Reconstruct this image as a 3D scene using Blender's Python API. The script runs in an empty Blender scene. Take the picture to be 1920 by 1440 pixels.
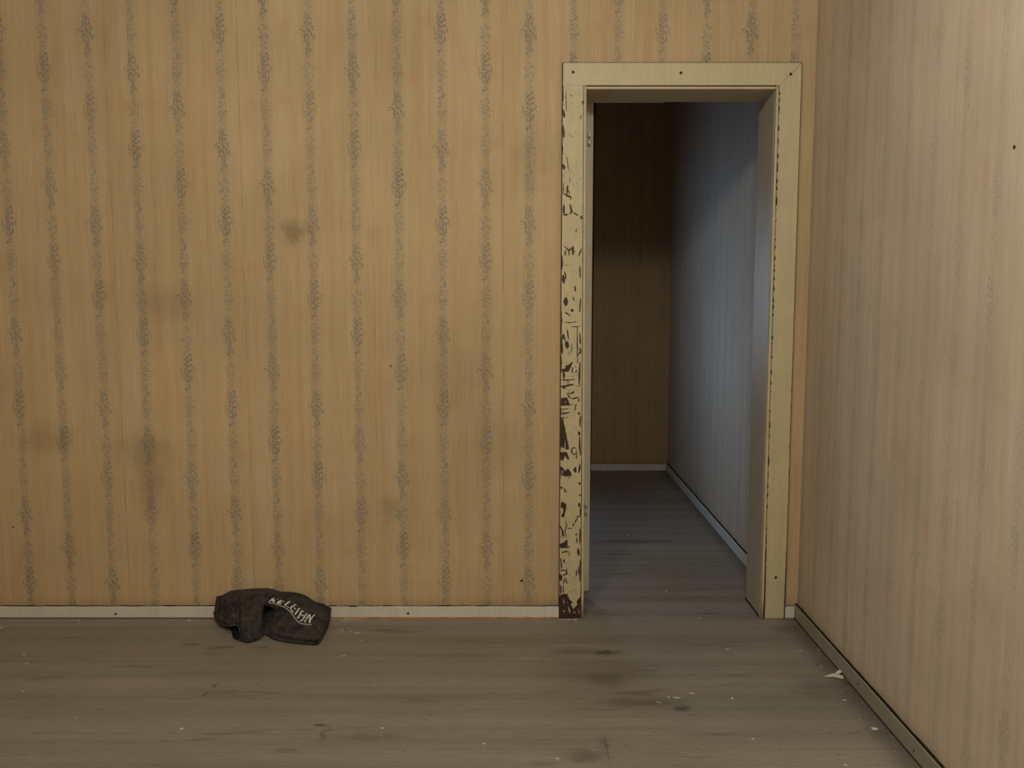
import bpy, bmesh, math, random
from mathutils import Vector
from mathutils.bvhtree import BVHTree

scene = bpy.context.scene
COL = scene.collection

# ------------------------------------------------------------------ camera, light, exposure
cam_d = bpy.data.cameras.new('camera')
cam_d.sensor_width = 36.0
cam_d.lens = 1700.0 / 1920.0 * 36.0
cam = bpy.data.objects.new('camera', cam_d)
COL.objects.link(cam)
cam.location = (0.0, -3.40, 1.2723)
cam.rotation_euler = (math.radians(90 - 6.1), 0, 0)
scene.camera = cam

world = bpy.data.worlds.new('world')
scene.world = world
world.use_nodes = True
bg = world.node_tree.nodes['Background']
bg.inputs['Color'].default_value = (0.62, 0.75, 1.0, 1)
bg.inputs['Strength'].default_value = 0.02

def area_light(name, loc, rot, sx, sy, power, color):
    l = bpy.data.lights.new(name, 'AREA')
    l.shape = 'RECTANGLE'
    l.size, l.size_y = sx, sy
    l.energy, l.color = power, color
    o = bpy.data.objects.new(name, l)
    o.location = loc
    o.rotation_euler = [math.radians(a) for a in rot]
    COL.objects.link(o)
    return o

def point_light(name, loc, radius, power, color):
    l = bpy.data.lights.new(name, 'POINT')
    l.shadow_soft_size, l.energy, l.color = radius, power, color
    o = bpy.data.objects.new(name, l); o.location = loc
    COL.objects.link(o)
    return o

# two unseen point lamps fitted to the wall brightness, above and in front of the photographer
point_light('unseen_lamp', (0.26, -2.78, 2.49), 0.12, 58.0, (1.0, 1.0, 0.99))
point_light('unseen_lamp', (-0.50, -2.45, 2.51), 0.10, 38.0, (0.92, 1.0, 0.88))
# bluish daylight through the two windows of the room beyond the door
back = area_light('far_window_daylight', (-0.30, 2.82, 1.22), (-76, 0, 0), 0.66, 0.95, 3.7, (0.48, 0.69, 1.0))
back.data.spread = math.radians(104)
side = area_light('far_side_window_daylight', (-0.84, 1.32, 1.20), (86, 0, -90), 0.48, 0.56, 1.95, (0.35, 0.57, 1.0))
side.data.spread = math.radians(84)          # both spreads narrowed to keep the far room's corner and top dim

scene.view_settings.view_transform = 'Standard'
scene.view_settings.look = 'None'
scene.view_settings.gamma = 1.0
scene.view_settings.use_curve_mapping = False
scene.view_settings.exposure = 0.0
scene.cycles.max_bounces = 8
scene.cycles.diffuse_bounces = 6
scene.cycles.use_denoising = True
scene.cycles.caustics_reflective = False
scene.cycles.caustics_refractive = False

# ------------------------------------------------------------------ helpers
def lin(r, g, b):
    f = lambda c: (c / 255 / 12.92) if c / 255 <= 0.04045 else ((c / 255 + 0.055) / 1.055) ** 2.4
    return (f(r), f(g), f(b), 1.0)

class Nodes:
    """small wrapper to write node trees as expressions"""
    def __init__(self, name, rough=0.8, spec=0.3):
        self.mat = bpy.data.materials.new(name)
        self.mat.use_nodes = True
        self.t = self.mat.node_tree
        self.bsdf = self.t.nodes['Principled BSDF']
        self.bsdf.inputs['Roughness'].default_value = rough
        self.bsdf.inputs['Specular IOR Level'].default_value = spec
        self.co = self.t.nodes.new('ShaderNodeTexCoord').outputs['Object']
        s = self.t.nodes.new('ShaderNodeSeparateXYZ')
        self.link(self.co, s.inputs[0])
        self.x, self.y, self.z = s.outputs
    def link(self, a, b): self.t.links.new(a, b)
    def put(self, sock, v):
        if isinstance(v, bpy.types.NodeSocket): self.link(v, sock)
        elif v is not None: sock.default_value = v
    def m(self, op, a, b=None, c=None, clamp=False):
        n = self.t.nodes.new('ShaderNodeMath'); n.operation = op; n.use_clamp = clamp
        for i, v in enumerate((a, b, c)): self.put(n.inputs[i], v)
        return n.outputs[0]
    def add(self, a, b): return self.m('ADD', a, b)
    def sub(self, a, b): return self.m('SUBTRACT', a, b)
    def mul(self, a, b, clamp=False): return self.m('MULTIPLY', a, b, clamp=clamp)
    def xyz(self, x=0.0, y=0.0, z=0.0):
        n = self.t.nodes.new('ShaderNodeCombineXYZ')
        for i, v in enumerate((x, y, z)): self.put(n.inputs[i], v)
        return n.outputs[0]
    def ramp(self, v, a, b, lo=0.0, hi=1.0, smooth=True):
        n = self.t.nodes.new('ShaderNodeMapRange')
        n.interpolation_type = 'SMOOTHSTEP' if smooth else 'LINEAR'
        for i, q in enumerate((v, a, b, lo, hi)): self.put(n.inputs[i], q)
        return n.outputs[0]
    def scale(self, v, sx, sy, sz, rot=(0, 0, 0), loc=(0, 0, 0)):
        n = self.t.nodes.new('ShaderNodeMapping')
        self.put(n.inputs['Vector'], v)
        n.inputs['Scale'].default_value = (sx, sy, sz)
        n.inputs['Rotation'].default_value = rot
        n.inputs['Location'].default_value = loc
        return n.outputs[0]
    def noise(self, v, scale=1.0, detail=3.0, rough=0.55, dist=0.0, dim='3D', color=False):
        n = self.t.nodes.new('ShaderNodeTexNoise'); n.noise_dimensions = dim
        self.put(n.inputs['Vector'], v)
        n.inputs['Scale'].default_value = scale
        n.inputs['Detail'].default_value = detail
        n.inputs['Roughness'].default_value = rough
        n.inputs['Distortion'].default_value = dist
        return n.outputs[1 if color else 0]
    def voronoi(self, v, scale, feature='F1', rand=1.0, dim='2D'):
        n = self.t.nodes.new('ShaderNodeTexVoronoi'); n.voronoi_dimensions = dim; n.feature = feature
        self.put(n.inputs['Vector'], v)
        n.inputs['Scale'].default_value = scale
        n.inputs['Randomness'].default_value = rand
        return n.outputs
    def mix(self, f, a, b, mode='MIX'):
        n = self.t.nodes.new('ShaderNodeMix'); n.data_type = 'RGBA'; n.blend_type = mode
        self.put(n.inputs[0], f); self.put(n.inputs[6], a); self.put(n.inputs[7], b)
        return n.outputs[2]
    def curve(self, v, pts, interp='LINEAR'):
        n = self.t.nodes.new('ShaderNodeValToRGB'); cr = n.color_ramp; cr.interpolation = interp
        pts = sorted(pts)
        cr.elements[0].position, cr.elements[0].color = pts[0][0], (pts[0][1],) * 3 + (1,)
        cr.elements[1].position, cr.elements[1].color = pts[-1][0], (pts[-1][1],) * 3 + (1,)
        for p, q in pts[1:-1]:
            e = cr.elements.new(p); e.color = (q, q, q, 1)
        self.put(n.inputs[0], v)
        s = self.t.nodes.new('ShaderNodeSeparateColor'); self.link(n.outputs[0], s.inputs[0])
        return s.outputs[0]
    def blob(self, u, v, cu, cv, ru, rv, rot=0.0, wob=None):
        """soft elliptical stain mask in the surface's own metres"""
        p = self.xyz(u, v, 0.0)
        if wob is not None:
            n = self.t.nodes.new('ShaderNodeVectorMath'); n.operation = 'ADD'
            self.link(p, n.inputs[0]); self.link(wob, n.inputs[1]); p = n.outputs[0]
        n = self.t.nodes.new('ShaderNodeMapping'); n.vector_type = 'TEXTURE'
        self.link(p, n.inputs['Vector'])
        n.inputs['Location'].default_value = (cu, cv, 0)
        n.inputs['Rotation'].default_value = (0, 0, rot)
        n.inputs['Scale'].default_value = (ru, rv, 1)
        l = self.t.nodes.new('ShaderNodeVectorMath'); l.operation = 'LENGTH'
        self.link(n.outputs[0], l.inputs[0])
        return self.ramp(l.outputs['Value'], 1.0, 0.1)
    def bump(self, h, strength=0.3, dist=0.002):
        n = self.t.nodes.new('ShaderNodeBump')
        n.inputs['Strength'].default_value = strength
        n.inputs['Distance'].default_value = dist
        self.link(h, n.inputs['Height']); self.link(n.outputs[0], self.bsdf.inputs['Normal'])
    def base(self, c): self.put(self.bsdf.inputs['Base Color'], c); return self.mat

def mesh_obj(name, verts, faces, mat=None, parent=None, bevel=0.0, segs=2, smooth=False):
    me = bpy.data.meshes.new(name)
    me.from_pydata([tuple(v) for v in verts], [], faces)
    bm = bmesh.new(); bm.from_mesh(me)
    bmesh.ops.recalc_face_normals(bm, faces=bm.faces)
    if bevel:
        bmesh.ops.bevel(bm, geom=list(bm.edges), offset=bevel, segments=segs, affect='EDGES', profile=0.5)
    bm.to_mesh(me); bm.free()
    if smooth:
        for p in me.polygons: p.use_smooth = True
    if mat:
        for q in (mat if isinstance(mat, (list, tuple)) else [mat]): me.materials.append(q)
    o = bpy.data.objects.new(name, me)
    COL.objects.link(o)
    if parent: o.parent = parent
    return o

BOXF = [(0, 1, 2, 3), (4, 7, 6, 5), (0, 4, 5, 1), (1, 5, 6, 2), (2, 6, 7, 3), (3, 7, 4, 0)]
def box_v(x0, x1, y0, y1, z0, z1):
    return [(x0, y0, z0), (x1, y0, z0), (x1, y1, z0), (x0, y1, z0), (x0, y0, z1), (x1, y0, z1), (x1, y1, z1), (x0, y1, z1)]
def box(name, x0, x1, y0, y1, z0, z1, mat, parent=None, bevel=0.0):
    return mesh_obj(name, box_v(x0, x1, y0, y1, z0, z1), BOXF, mat, parent, bevel)
def boxes(name, list6, mat, parent=None):
    v, f = [], []
    for b in list6:
        k = len(v); v += box_v(*b); f += [tuple(i + k for i in q) for q in BOXF]
    return mesh_obj(name, v, f, mat, parent)
def prism_xz(name, quad, y0, y1, mat, parent=None, bevel=0.0):
    """board whose front outline is four (x, z) corners, from depth y0 to y1"""
    v = [(x, y0, z) for x, z in quad] + [(x, y1, z) for x, z in quad]
    f = [(0, 1, 2, 3), (7, 6, 5, 4)] + [(i, i + 4, (i + 1) % 4 + 4, (i + 1) % 4) for i in range(4)]
    return mesh_obj(name, v, f, mat, parent, bevel)
def empty(name, loc, **props):
    o = bpy.data.objects.new(name, None); o.location = loc; o.empty_display_size = 0.05
    COL.objects.link(o)
    for k, v in props.items(): o[k] = v
    return o
def struct(o): o['kind'] = 'structure'; return o
def under(child, parent):
    child.parent = parent
    child.matrix_parent_inverse = parent.matrix_world.inverted()
    return child
def tube(name, pts, r, mat, parent=None, sides=8, taper=True):
    v, f = [], []
    pts = [Vector(p) for p in pts]
    for i, p in enumerate(pts):
        d = (pts[min(i + 1, len(pts) - 1)] - pts[max(i - 1, 0)]).normalized()
        a = d.cross(Vector((0.13, -0.9, 0.41))).normalized(); b = d.cross(a)
        rr = r * (0.5 if taper and i in (0, len(pts) - 1) else 1.0)
        for k in range(sides):
            an = 2 * math.pi * k / sides
            v.append(p + a * math.cos(an) * rr + b * math.sin(an) * rr)
    for i in range(len(pts) - 1):
        for k in range(sides):
            f.append((i * sides + k, i * sides + (k + 1) % sides, (i + 1) * sides + (k + 1) % sides, (i + 1) * sides + k))
    f.append(tuple(range(sides))); f.append(tuple((len(pts) - 1) * sides + k for k in reversed(range(sides))))
    return mesh_obj(name, v, f, mat, parent, smooth=True)

# ------------------------------------------------------------------ materials
UNIT, PITCH = 0.137, 0.1605
def wallpaper(name, axis, u0, stains=(), seams=True, fade=1.0, tint=(1, 1, 1)):
    """striped paper: a fine vertical linen ground with garlands and posies printed in columns"""
    N = Nodes(name, 0.86, 0.2)
    u, v = (N.x if axis == 'x' else N.y), N.z
    k = N.m('ROUND', N.m('DIVIDE', N.sub(u, u0), PITCH))
    lx = N.sub(N.sub(u, u0), N.mul(k, PITCH))
    w = N.add(N.m('DIVIDE', N.sub(1.914, v), UNIT), 40.5)
    w = N.sub(w, N.add(k, 1.0))
    unit = N.m('FLOORED_MODULO', N.m('FLOOR', w), 5.0)
    fz = N.m('FRACT', w)
    dark = N.m('MAXIMUM', N.m('LESS_THAN', unit, 0.5), N.m('COMPARE', unit, 2.0, 0.3))
    wm = N.mul(N.m('FLOORED_MODULO', w, 5.0), UNIT)
    def strokes(scale, length, width, env_in, env_out, dens, off):
        vo = N.voronoi(N.xyz(N.add(lx, off), N.add(wm, off)), scale)
        dv = N.t.nodes.new('ShaderNodeVectorMath'); dv.operation = 'SUBTRACT'
        N.link(N.xyz(N.add(lx, off), N.add(wm, off)), dv.inputs[0])
        N.link(vo['Position'], dv.inputs[1])
        sc = N.t.nodes.new('ShaderNodeSeparateColor'); N.link(vo['Color'], sc.inputs[0])
        ps = N.t.nodes.new('ShaderNodeSeparateXYZ'); N.link(vo['Position'], ps.inputs[0])
        px = N.m('ABSOLUTE', N.sub(ps.outputs[0], off))
        ang = N.mul(N.sub(sc.outputs[0], 0.5), 3.0)
        ro = N.t.nodes.new('ShaderNodeVectorRotate'); ro.rotation_type = 'Z_AXIS'
        N.link(dv.outputs[0], ro.inputs['Vector']); N.link(ang, ro.inputs['Angle'])
        sr = N.t.nodes.new('ShaderNodeSeparateXYZ'); N.link(ro.outputs[0], sr.inputs[0])
        rx = N.m('DIVIDE', N.add(sr.outputs[0], N.mul(N.m('POWER', sr.outputs[1], 2.0), 60.0)), width)
        ry = N.m('DIVIDE', sr.outputs[1], length)
        d = N.m('SQRT', N.add(N.m('POWER', rx, 2.0), N.m('POWER', ry, 2.0)))
        ink = N.ramp(d, 1.15, 0.6)
        have = N.m('LESS_THAN', N.add(sc.outputs[1], N.ramp(px, env_in, env_out)), dens)
        return N.mul(N.mul(ink, have), N.ramp(sc.outputs[2], 0.0, 1.0, 0.6, 1.0))
    bell = N.curve(fz, [(0.0, 0.50), (0.10, 0.60), (0.22, 0.52), (0.32, 0.72), (0.40, 1.0), (0.52, 0.95), (0.62, 0.86), (0.72, 0.58), (0.80, 0.38), (0.90, 0.56), (1.0, 0.50)])
    half = N.mul(bell, N.add(0.0235, N.mul(dark, 0.0075)))
    gap = N.mul(dark, N.ramp(N.m('ABSOLUTE', N.sub(fz, 0.84)), 0.10, 0.04))
    half = N.mul(half, N.sub(1.0, N.mul(gap, 0.45)))
    dens = N.add(0.74, N.mul(dark, 0.22))
    s1 = strokes(84.0, 0.0064, 0.0022, N.mul(half, 0.7), N.mul(half, 1.05), dens, 0.017)
    s2 = strokes(112.0, 0.0044, 0.0019, N.mul(half, 0.6), N.mul(half, 1.0), N.sub(dens, 0.15), 0.061)
    s3 = strokes(56.0, 0.0095, 0.0014, N.mul(half, 0.9), N.mul(half, 1.35), N.sub(dens, 0.30), 0.093)
    ink = N.m('MAXIMUM', N.m('MAXIMUM', s1, s2), s3)
    wear = N.ramp(N.noise(N.xyz(u, v, 3.1), 5.0, 3), 0.25, 0.75, 0.62, 1.0)
    ink = N.mul(N.mul(ink, wear), N.mul(N.add(0.56, N.mul(dark, 0.20)), fade))
    # ground
    linen = N.noise(N.xyz(N.mul(u, 330.0), N.mul(v, 5.0), 0.0), 1.0, 2, 0.6)
    weave = N.noise(N.xyz(N.mul(u, 60.0), N.mul(v, 420.0), 7.0), 1.0, 1)
    broad = N.noise(N.xyz(N.mul(u, 26.0), N.mul(v, 0.7), 5.0), 1.0, 2)
    cloud = N.noise(N.xyz(u, v, 9.0), 1.6, 5, 0.62)
    ground = N.mix(N.ramp(broad, 0.3, 0.7), lin(204, 178, 139), lin(197, 168, 129))
    ground = N.mix(N.mul(N.ramp(N.m('ABSOLUTE', lx), 0.05, 0.018), 0.32), ground, lin(196, 176, 138))
    tone = N.add(N.ramp(linen, 0.2, 0.8, 0.89, 1.08), N.sub(N.ramp(weave, 0.2, 0.8, 0.975, 1.02), 1.0))
    tone = N.mul(tone, N.ramp(cloud, 0.25, 0.75, 0.90, 1.06))
    ground = N.mix(1.0, ground, N.xyz(*[N.mul(tone, q) for q in tint]), 'MULTIPLY')
    pink = N.mul(N.ramp(N.noise(N.xyz(u, v, 17.0), 7.0, 4), 0.55, 0.75), 0.22)
    ground = N.mix(pink, ground, lin(182, 138, 102))
    halo = N.mul(N.ramp(N.m('ABSOLUTE', lx), 0.026, 0.006), N.mul(N.add(0.20, N.mul(dark, 0.06)), fade))
    c = N.mix(halo, ground, lin(146, 138, 124))
    tinge = N.mix(N.ramp(N.noise(N.xyz(N.mul(k, 3.7), N.m('FLOOR', w), 2.0), 1.0, 0), 0.5, 0.7), lin(82, 90, 96), lin(96, 88, 98))
    c = N.mix(ink, c, tinge)
    wob = N.scale(N.noise(N.xyz(u, v, 1.0), 14.0, 5, 0.7, color=True), 0.13, 0.13, 0.0, loc=(-0.065, -0.065, 0))
    for su, sv, ru, rv, st in stains:
        c = N.mix(N.mul(N.blob(u, v, su, sv, ru, rv, 0, wob), st), c, lin(62, 46, 26))
    if seams:
        sm = N.m('ABSOLUTE', N.sub(N.m('FLOORED_MODULO', N.add(u, 0.515 + 0.2407), PITCH * 3), 0.2407))
        c = N.mix(N.mul(N.ramp(sm, 0.0016, 0.0004), N.mul(N.ramp(N.noise(N.xyz(u, v, 4.0), 9.0, 2), 0.35, 0.6), 0.45)), c, lin(92, 74, 48))
    # grime just above the skirting
    c = N.mix(N.mul(N.ramp(N.add(v, N.mul(cloud, 0.05)), 0.13, 0.045), 0.26), c, lin(74, 54, 36))
    N.bump(N.add(linen, N.mul(cloud, 3.0)), 0.12, 0.0008)
    return N.base(c)

SIDE_TINT = (1.03, 1.16, 1.50)            # paler, greyer tint for the side walls' paper
MAT_PAPER_BACK = wallpaper('wallpaper_back', 'x', -0.257, stains=(
    (-0.815, 1.470, 0.080, 0.062, 0.36), (-1.30, 1.21, 0.18, 0.12, 0.17), (-1.40, 0.65, 0.20, 0.10, 0.22),
    (-1.38, 0.53, 0.10, 0.18, 0.18), (-0.46, 0.43, 0.055, 0.08, 0.22), (-0.06, 0.70, 0.20, 0.20, 0.12),
    (-0.22, 0.95, 0.30, 0.25, 0.10), (-1.76, 0.70, 0.14, 0.10, 0.22), (0.08, 1.75, 0.12, 0.18, 0.12)))
MAT_PAPER_SIDE = wallpaper('wallpaper_right', 'y', -0.818, stains=((-0.95, 0.75, 0.2, 0.25, 0.10), (-1.30, 1.0, 0.15, 0.3, 0.10)), seams=False, fade=0.45, tint=SIDE_TINT)
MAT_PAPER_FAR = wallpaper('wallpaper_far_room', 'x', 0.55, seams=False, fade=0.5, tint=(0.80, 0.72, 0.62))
MAT_PAPER_FAR_SIDE = wallpaper('wallpaper_far_room_side', 'y', 0.55, seams=False, fade=0.3, tint=SIDE_TINT)

def plain(name, rgb, rough=0.8, spec=0.3, amt=0.12, scale=8.0, metal=0.0):
    N = Nodes(name, rough, spec)
    n = N.noise(N.co, scale, 4)
    f = N.ramp(n, 0.25, 0.75, 1 - amt, 1 + amt)
    N.bsdf.inputs['Metallic'].default_value = metal
    return N.base(N.mix(1.0, lin(*rgb), N.xyz(f, f, f), 'MULTIPLY'))

MAT_PLASTER = plain('ceiling_plaster', (205, 196, 176))
MAT_GRIME_SHADE = plain('dark_grime_and_shade', (44, 32, 22), 0.95, 0.1, 0.4, 60)
MAT_BARE = plain('bare_brown_wood', (70, 46, 36), 0.8, 0.2, 0.35, 40)
MAT_RAW = plain('raw_wood_edge', (186, 138, 84), 0.75, 0.2, 0.3, 30)
MAT_NAIL = plain('rusted_nail', (34, 27, 22), 0.6, 0.4, 0.4, 200)
MAT_STEEL = plain('worn_steel', (226, 222, 216), 0.3, 0.5, 0.1, 60, 0.15)
MAT_SLIVER = plain('pale_paint_flake', (196, 186, 170), 0.7, 0.3, 0.1, 90)
MAT_WHITE = plain('white_plaster_crumb', (218, 211, 199), 0.9, 0.2, 0.08, 90)
MAT_LEAF = plain('dry_brown_scrap', (96, 74, 54), 0.85, 0.2, 0.35, 120)

CREAM = (204, 190, 152)
def paint(name, rgb=CREAM, peel=None, edge=None, rough=0.5, streak=0.10, skirting=False):
    """old oil paint over brown wood. peel(N) and edge(N) return masks 0..1 for how much has come off"""
    N = Nodes(name, rough, 0.35)
    n1 = N.noise(N.co, 9.0, 5, 0.6)
    n2 = N.noise(N.scale(N.co, 60, 60, 6), 1.0, 3)
    tone = N.mul(N.ramp(n1, 0.25, 0.75, 0.94, 1.04), N.ramp(n2, 0.2, 0.8, 1 - streak * 0.5, 1 + streak * 0.4))
    c = N.mix(1.0, lin(*rgb), N.xyz(tone, tone, tone), 'MULTIPLY')
    dirt = N.ramp(N.noise(N.co, 26.0, 5, 0.7), 0.56, 0.8)
    c = N.mix(N.mul(dirt, 0.18), c, lin(120, 98, 62))
    h = n1
    if peel is not None:
        msk, rim = peel(N)
        wood = N.mix(N.noise(N.co, 120.0, 3), lin(48, 33, 30), lin(84, 58, 48))
        c = N.mix(rim, c, lin(150, 128, 88))
        c = N.mix(msk, c, wood)
        h = N.sub(1.0, msk)
        N.bump(h, 0.9, 0.0012)
    else:
        N.bump(h, 0.1, 0.001)
    return N.base(c)

def zpos(y): return min(max((1157 - y) * 0.002005 / 2.08, 0.0), 1.0)
# widths in 0.1 mm and polylines (x, z) in 0.1 mm on the face of the board
LOSS_LINES = [[70,[[1843,10711],[1873,10252]]],[20,[[2229,10651],[2232,10252]]],[32,[[2430,11268],[2448,9932]]],[50,[[2561,10460],[2551,10292],[2476,10212]]],[100,[[1849,9632],[2057,9632],[2235,9892]]],[40,[[1830,10172],[1848,9552]]],[60,[[1927,9632],[1949,9311]]],[40,[[2266,9742],[2257,9512]]],[40,[[2385,9532],[2422,9622]]],[50,[[2546,9932],[2521,9471],[2533,9058]]],[36,[[1833,9263],[2099,9251],[2379,9291]]],[30,[[2105,9251],[2106,9116]]],[60,[[1815,8999],[1989,9019],[2300,9096]]],[24,[[2341,9037],[2457,9037]]],[70,[[1911,8969],[1981,8949]]],[40,[[2031,8735],[2303,8763],[2302,8842]]],[44,[[2264,8546],[2498,8606]]],[26,[[2264,8546],[2123,8606],[2117,8687]]],[30,[[1840,8156],[2126,8176]]],[32,[[2368,8101],[2386,8293],[2462,8352]]],[50,[[2519,8546],[2489,8451]]],[40,[[1859,7979],[2167,8040]]],[40,[[1819,8202],[1837,7898]]],[80,[[2523,8020],[2523,7959]]],[20,[[1908,7817],[2028,7807]]],[28,[[2446,6473],[2438,6248]]],[60,[[2576,6064],[2541,5735]]],[40,[[2570,7898],[2565,7472]]],[80,[[2528,7289],[2529,7167]]],[50,[[2556,7106],[2550,6800],[2592,6391]]],[80,[[1875,5180],[1879,5118]]],[40,[[1974,5128],[2046,4953]]],[30,[[2041,3880],[2083,3679],[2015,3460],[2098,3189]]],[60,[[1845,3637],[1926,3460],[1945,3314],[1986,3272]]],[40,[[2027,2807],[2203,2834]]],[40,[[2475,4001],[2592,4063]]],[36,[[2418,3760],[2435,3880],[2496,3959]]],[40,[[2339,3658],[2339,3760]]],[30,[[2112,3564],[2309,3577]]],[36,[[2440,3252],[2459,3397]]],[36,[[2481,3193],[2483,2988]]],[80,[[2523,2771],[2566,2520]]],[70,[[2562,5345],[2562,5283]]],[60,[[2554,4870],[2604,4870]]],[70,[[2556,4560],[2557,4415]]],[30,[[2597,4457],[2601,4001]]],[40,[[1910,2625],[2163,2687]]],[36,[[1858,2400],[1914,1932]]],[50,[[1981,2352],[1998,2226]]],[40,[[1857,1911],[2086,1932],[2113,1789],[1915,1701]]],[100,[[1862,1743],[1873,1532]]],[40,[[1986,1585],[2003,1384]]],[40,[[2047,1616],[2116,1384]]],[44,[[1864,1321],[1887,941]]],[30,[[1975,1321],[1977,983]]],[40,[[2483,1932],[2456,1701]]],[30,[[2535,2058],[2568,1764]]],[80,[[1850,19126],[1900,18880]]],[70,[[1860,18530],[1891,18141]]],[90,[[1876,17169],[1912,17016]]],[22,[[1953,19822],[1977,19069]]],[24,[[2006,17455],[2068,16978]]],[20,[[2520,18937],[2483,18766]]],[50,[[2574,19446],[2575,19333]]],[50,[[2038,16422],[2015,16095]]],[24,[[2073,16258],[2107,16114]]],[50,[[1888,16133],[2055,16037],[2153,16018],[2153,15902]]],[26,[[1885,16518],[1888,16153]]],[70,[[1900,15715],[1912,15381]]],[60,[[1912,15362],[2059,15381]]],[60,[[2135,15735],[2188,15497],[2137,15400]]],[40,[[2274,15458],[2426,15342]]],[80,[[2550,15304],[2560,15226]]],[26,[[2392,14858],[2346,14722]]],[50,[[1957,14189],[2107,14061],[2244,14189]]],[70,[[2244,14189],[2256,13924]]],[40,[[1977,14061],[1941,13866]]],[30,[[2107,14061],[2108,13866]]],[40,[[2569,14139],[2457,13866]]],[100,[[1896,13122],[1917,12887]]],[40,[[1954,13279],[1995,13044]]],[50,[[2333,12769],[2354,12572]]],[140,[[1990,12296],[2002,12059]]],[90,[[2201,11882],[2261,11842]]],[26,[[1906,11406],[2423,11426]]],[30,[[2225,11248],[2563,11278]]],[50,[[1851,10711],[1909,10950],[1990,10711]]],[40,[[2047,11149],[2109,10791]]],[30,[[1944,11803],[2183,11664]]],[50,[[1828,17913],[1840,17532]]],[40,[[1834,20179],[1849,19427]]],[50,[[1842,13866],[1855,13377]]],[40,[[1835,11803],[1839,11009]]],[26,[[2109,16671],[2149,16518]]],[24,[[2257,12375],[2338,12178]]],[40,[[2506,13475],[2528,13083]]],[40,[[2545,12296],[2519,11803]]],[44,[[2525,11009],[2548,10611]]],[40,[[2604,3585],[2589,2959]]],[40,[[2614,2331],[2601,1490]]],[34,[[2437,6555],[2426,6489],[2393,6440],[2348,6422],[2302,6440],[2269,6489],[2256,6555],[2268,6621],[2301,6670],[2346,6688],[2391,6670],[2425,6621],[2437,6555]]]]
LOSS_AREAS = [[[1990,10711],[2110,10671],[2131,10512],[2052,10412],[1991,10512]],[[1996,9792],[2155,9832],[2216,9752],[2117,9572],[1997,9592]],[[1843,8586],[2064,8586],[2165,8344],[2186,8303],[1845,8283]],[[1807,7898],[1918,7777],[2019,7350],[2136,6718],[2157,6637],[2076,6616],[1813,6759]],[[1829,6514],[2077,6514],[2174,6215],[2079,6254],[2005,6391],[1928,6177],[1830,6254]],[[1818,5961],[1929,5920],[2009,5797],[2121,5887],[2223,5756],[2257,5612],[2083,5598],[1854,5618]],[[2324,5859],[2424,5961],[2446,5735],[2385,5735]],[[1860,4546],[1937,4643],[1958,4564],[2067,4525],[2039,4250],[1981,4001],[1863,4021],[1959,4250],[1938,4364],[1861,4364]],[[1835,2970],[1987,3009],[2105,3130],[2127,2888],[2027,2807],[1836,2807]],[[1805,941],[2118,1004],[2148,856],[2320,674],[2259,560],[2351,379],[2522,560],[2492,708],[2661,909],[2736,7],[1790,7]]]
KEPT_LINES = [[32,[[2014,6963],[1986,6514]]],[90,[[1870,6718],[1867,6555]]],[40,[[1899,5818],[1921,5653]]],[30,[[1984,8465],[2025,8384]]],[26,[[1970,814],[2013,560]]],[40,[[2177,475],[2241,220]]],[50,[[1993,326],[2014,262]]],[40,[[2384,305],[2426,220]]],[30,[[2547,432],[2611,177]]],[24,[[2094,687],[2177,602]]]]

def peel_left(N):
    """loss traced on the board (attribute 'paint_loss'), with fine crackle and specks between"""
    a = N.m('DIVIDE', N.sub(N.x, 0.182), 0.080, clamp=True)
    zz = N.m('DIVIDE', N.z, 2.08, clamp=True)
    prof = N.curve(zz, [(zpos(y), q) for y, q in (
        (121, .30), (205, .45), (300, .36), (352, .55), (402, .22), (455, .25), (470, .6), (496, .35), (540, .3),
        (558, .5), (600, .4), (640, .6), (690, .8), (740, .8), (785, .5), (850, .6), (888, .7), (900, .25), (938, .4),
        (955, .6), (985, .4), (1020, .7), (1045, .6), (1100, .7), (1135, 1.2), (1157, 1.3))])
    at = N.t.nodes.new('ShaderNodeAttribute'); at.attribute_name = 'paint_loss'
    n = N.noise(N.xyz(N.mul(N.x, 420.0), N.mul(N.z, 300.0), 0.0), 1.0, 3, 0.6)
    n2 = N.noise(N.xyz(N.mul(N.x, 90.0), N.mul(N.z, 46.0), 3.0), 1.0, 4, 0.62, 0.7)
    loss = N.add(at.outputs['Fac'], N.mul(N.sub(n, 0.5), 0.6))
    loss = N.add(loss, N.mul(N.sub(n2, 0.5), 0.9))
    big = N.ramp(loss, 0.44, 0.56)
    rim = N.mul(N.ramp(loss, 0.20, 0.45), 0.25)
    pd = N.noise(N.xyz(N.x, N.z, 4.0), 30.0, 3, color=True)
    q = N.t.nodes.new('ShaderNodeMix'); q.data_type = 'VECTOR'; q.inputs[0].default_value = 0.018
    N.link(N.xyz(N.x, N.mul(N.z, 0.7), 0.0), q.inputs[4]); N.link(pd, q.inputs[5])
    ve = N.voronoi(q.outputs[1], 84.0, 'DISTANCE_TO_EDGE')['Distance']
    sel = N.noise(N.xyz(N.x, N.z, 11.0), 44.0, 3)
    thr = N.mul(N.ramp(sel, 0.52, 0.68), N.mul(N.mul(prof, 0.11), N.ramp(a, 1.0, 0.1, 0.45, 1.0)))
    crack = N.ramp(N.sub(thr, ve), -0.004, 0.012)
    speck = N.ramp(N.noise(N.xyz(N.x, N.z, 21.0), 230.0, 2), N.sub(0.720, N.mul(prof, 0.06)), N.sub(0.750, N.mul(prof, 0.06)))
    return N.m('MAXIMUM', N.m('MAXIMUM', big, crack), speck), rim
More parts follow.
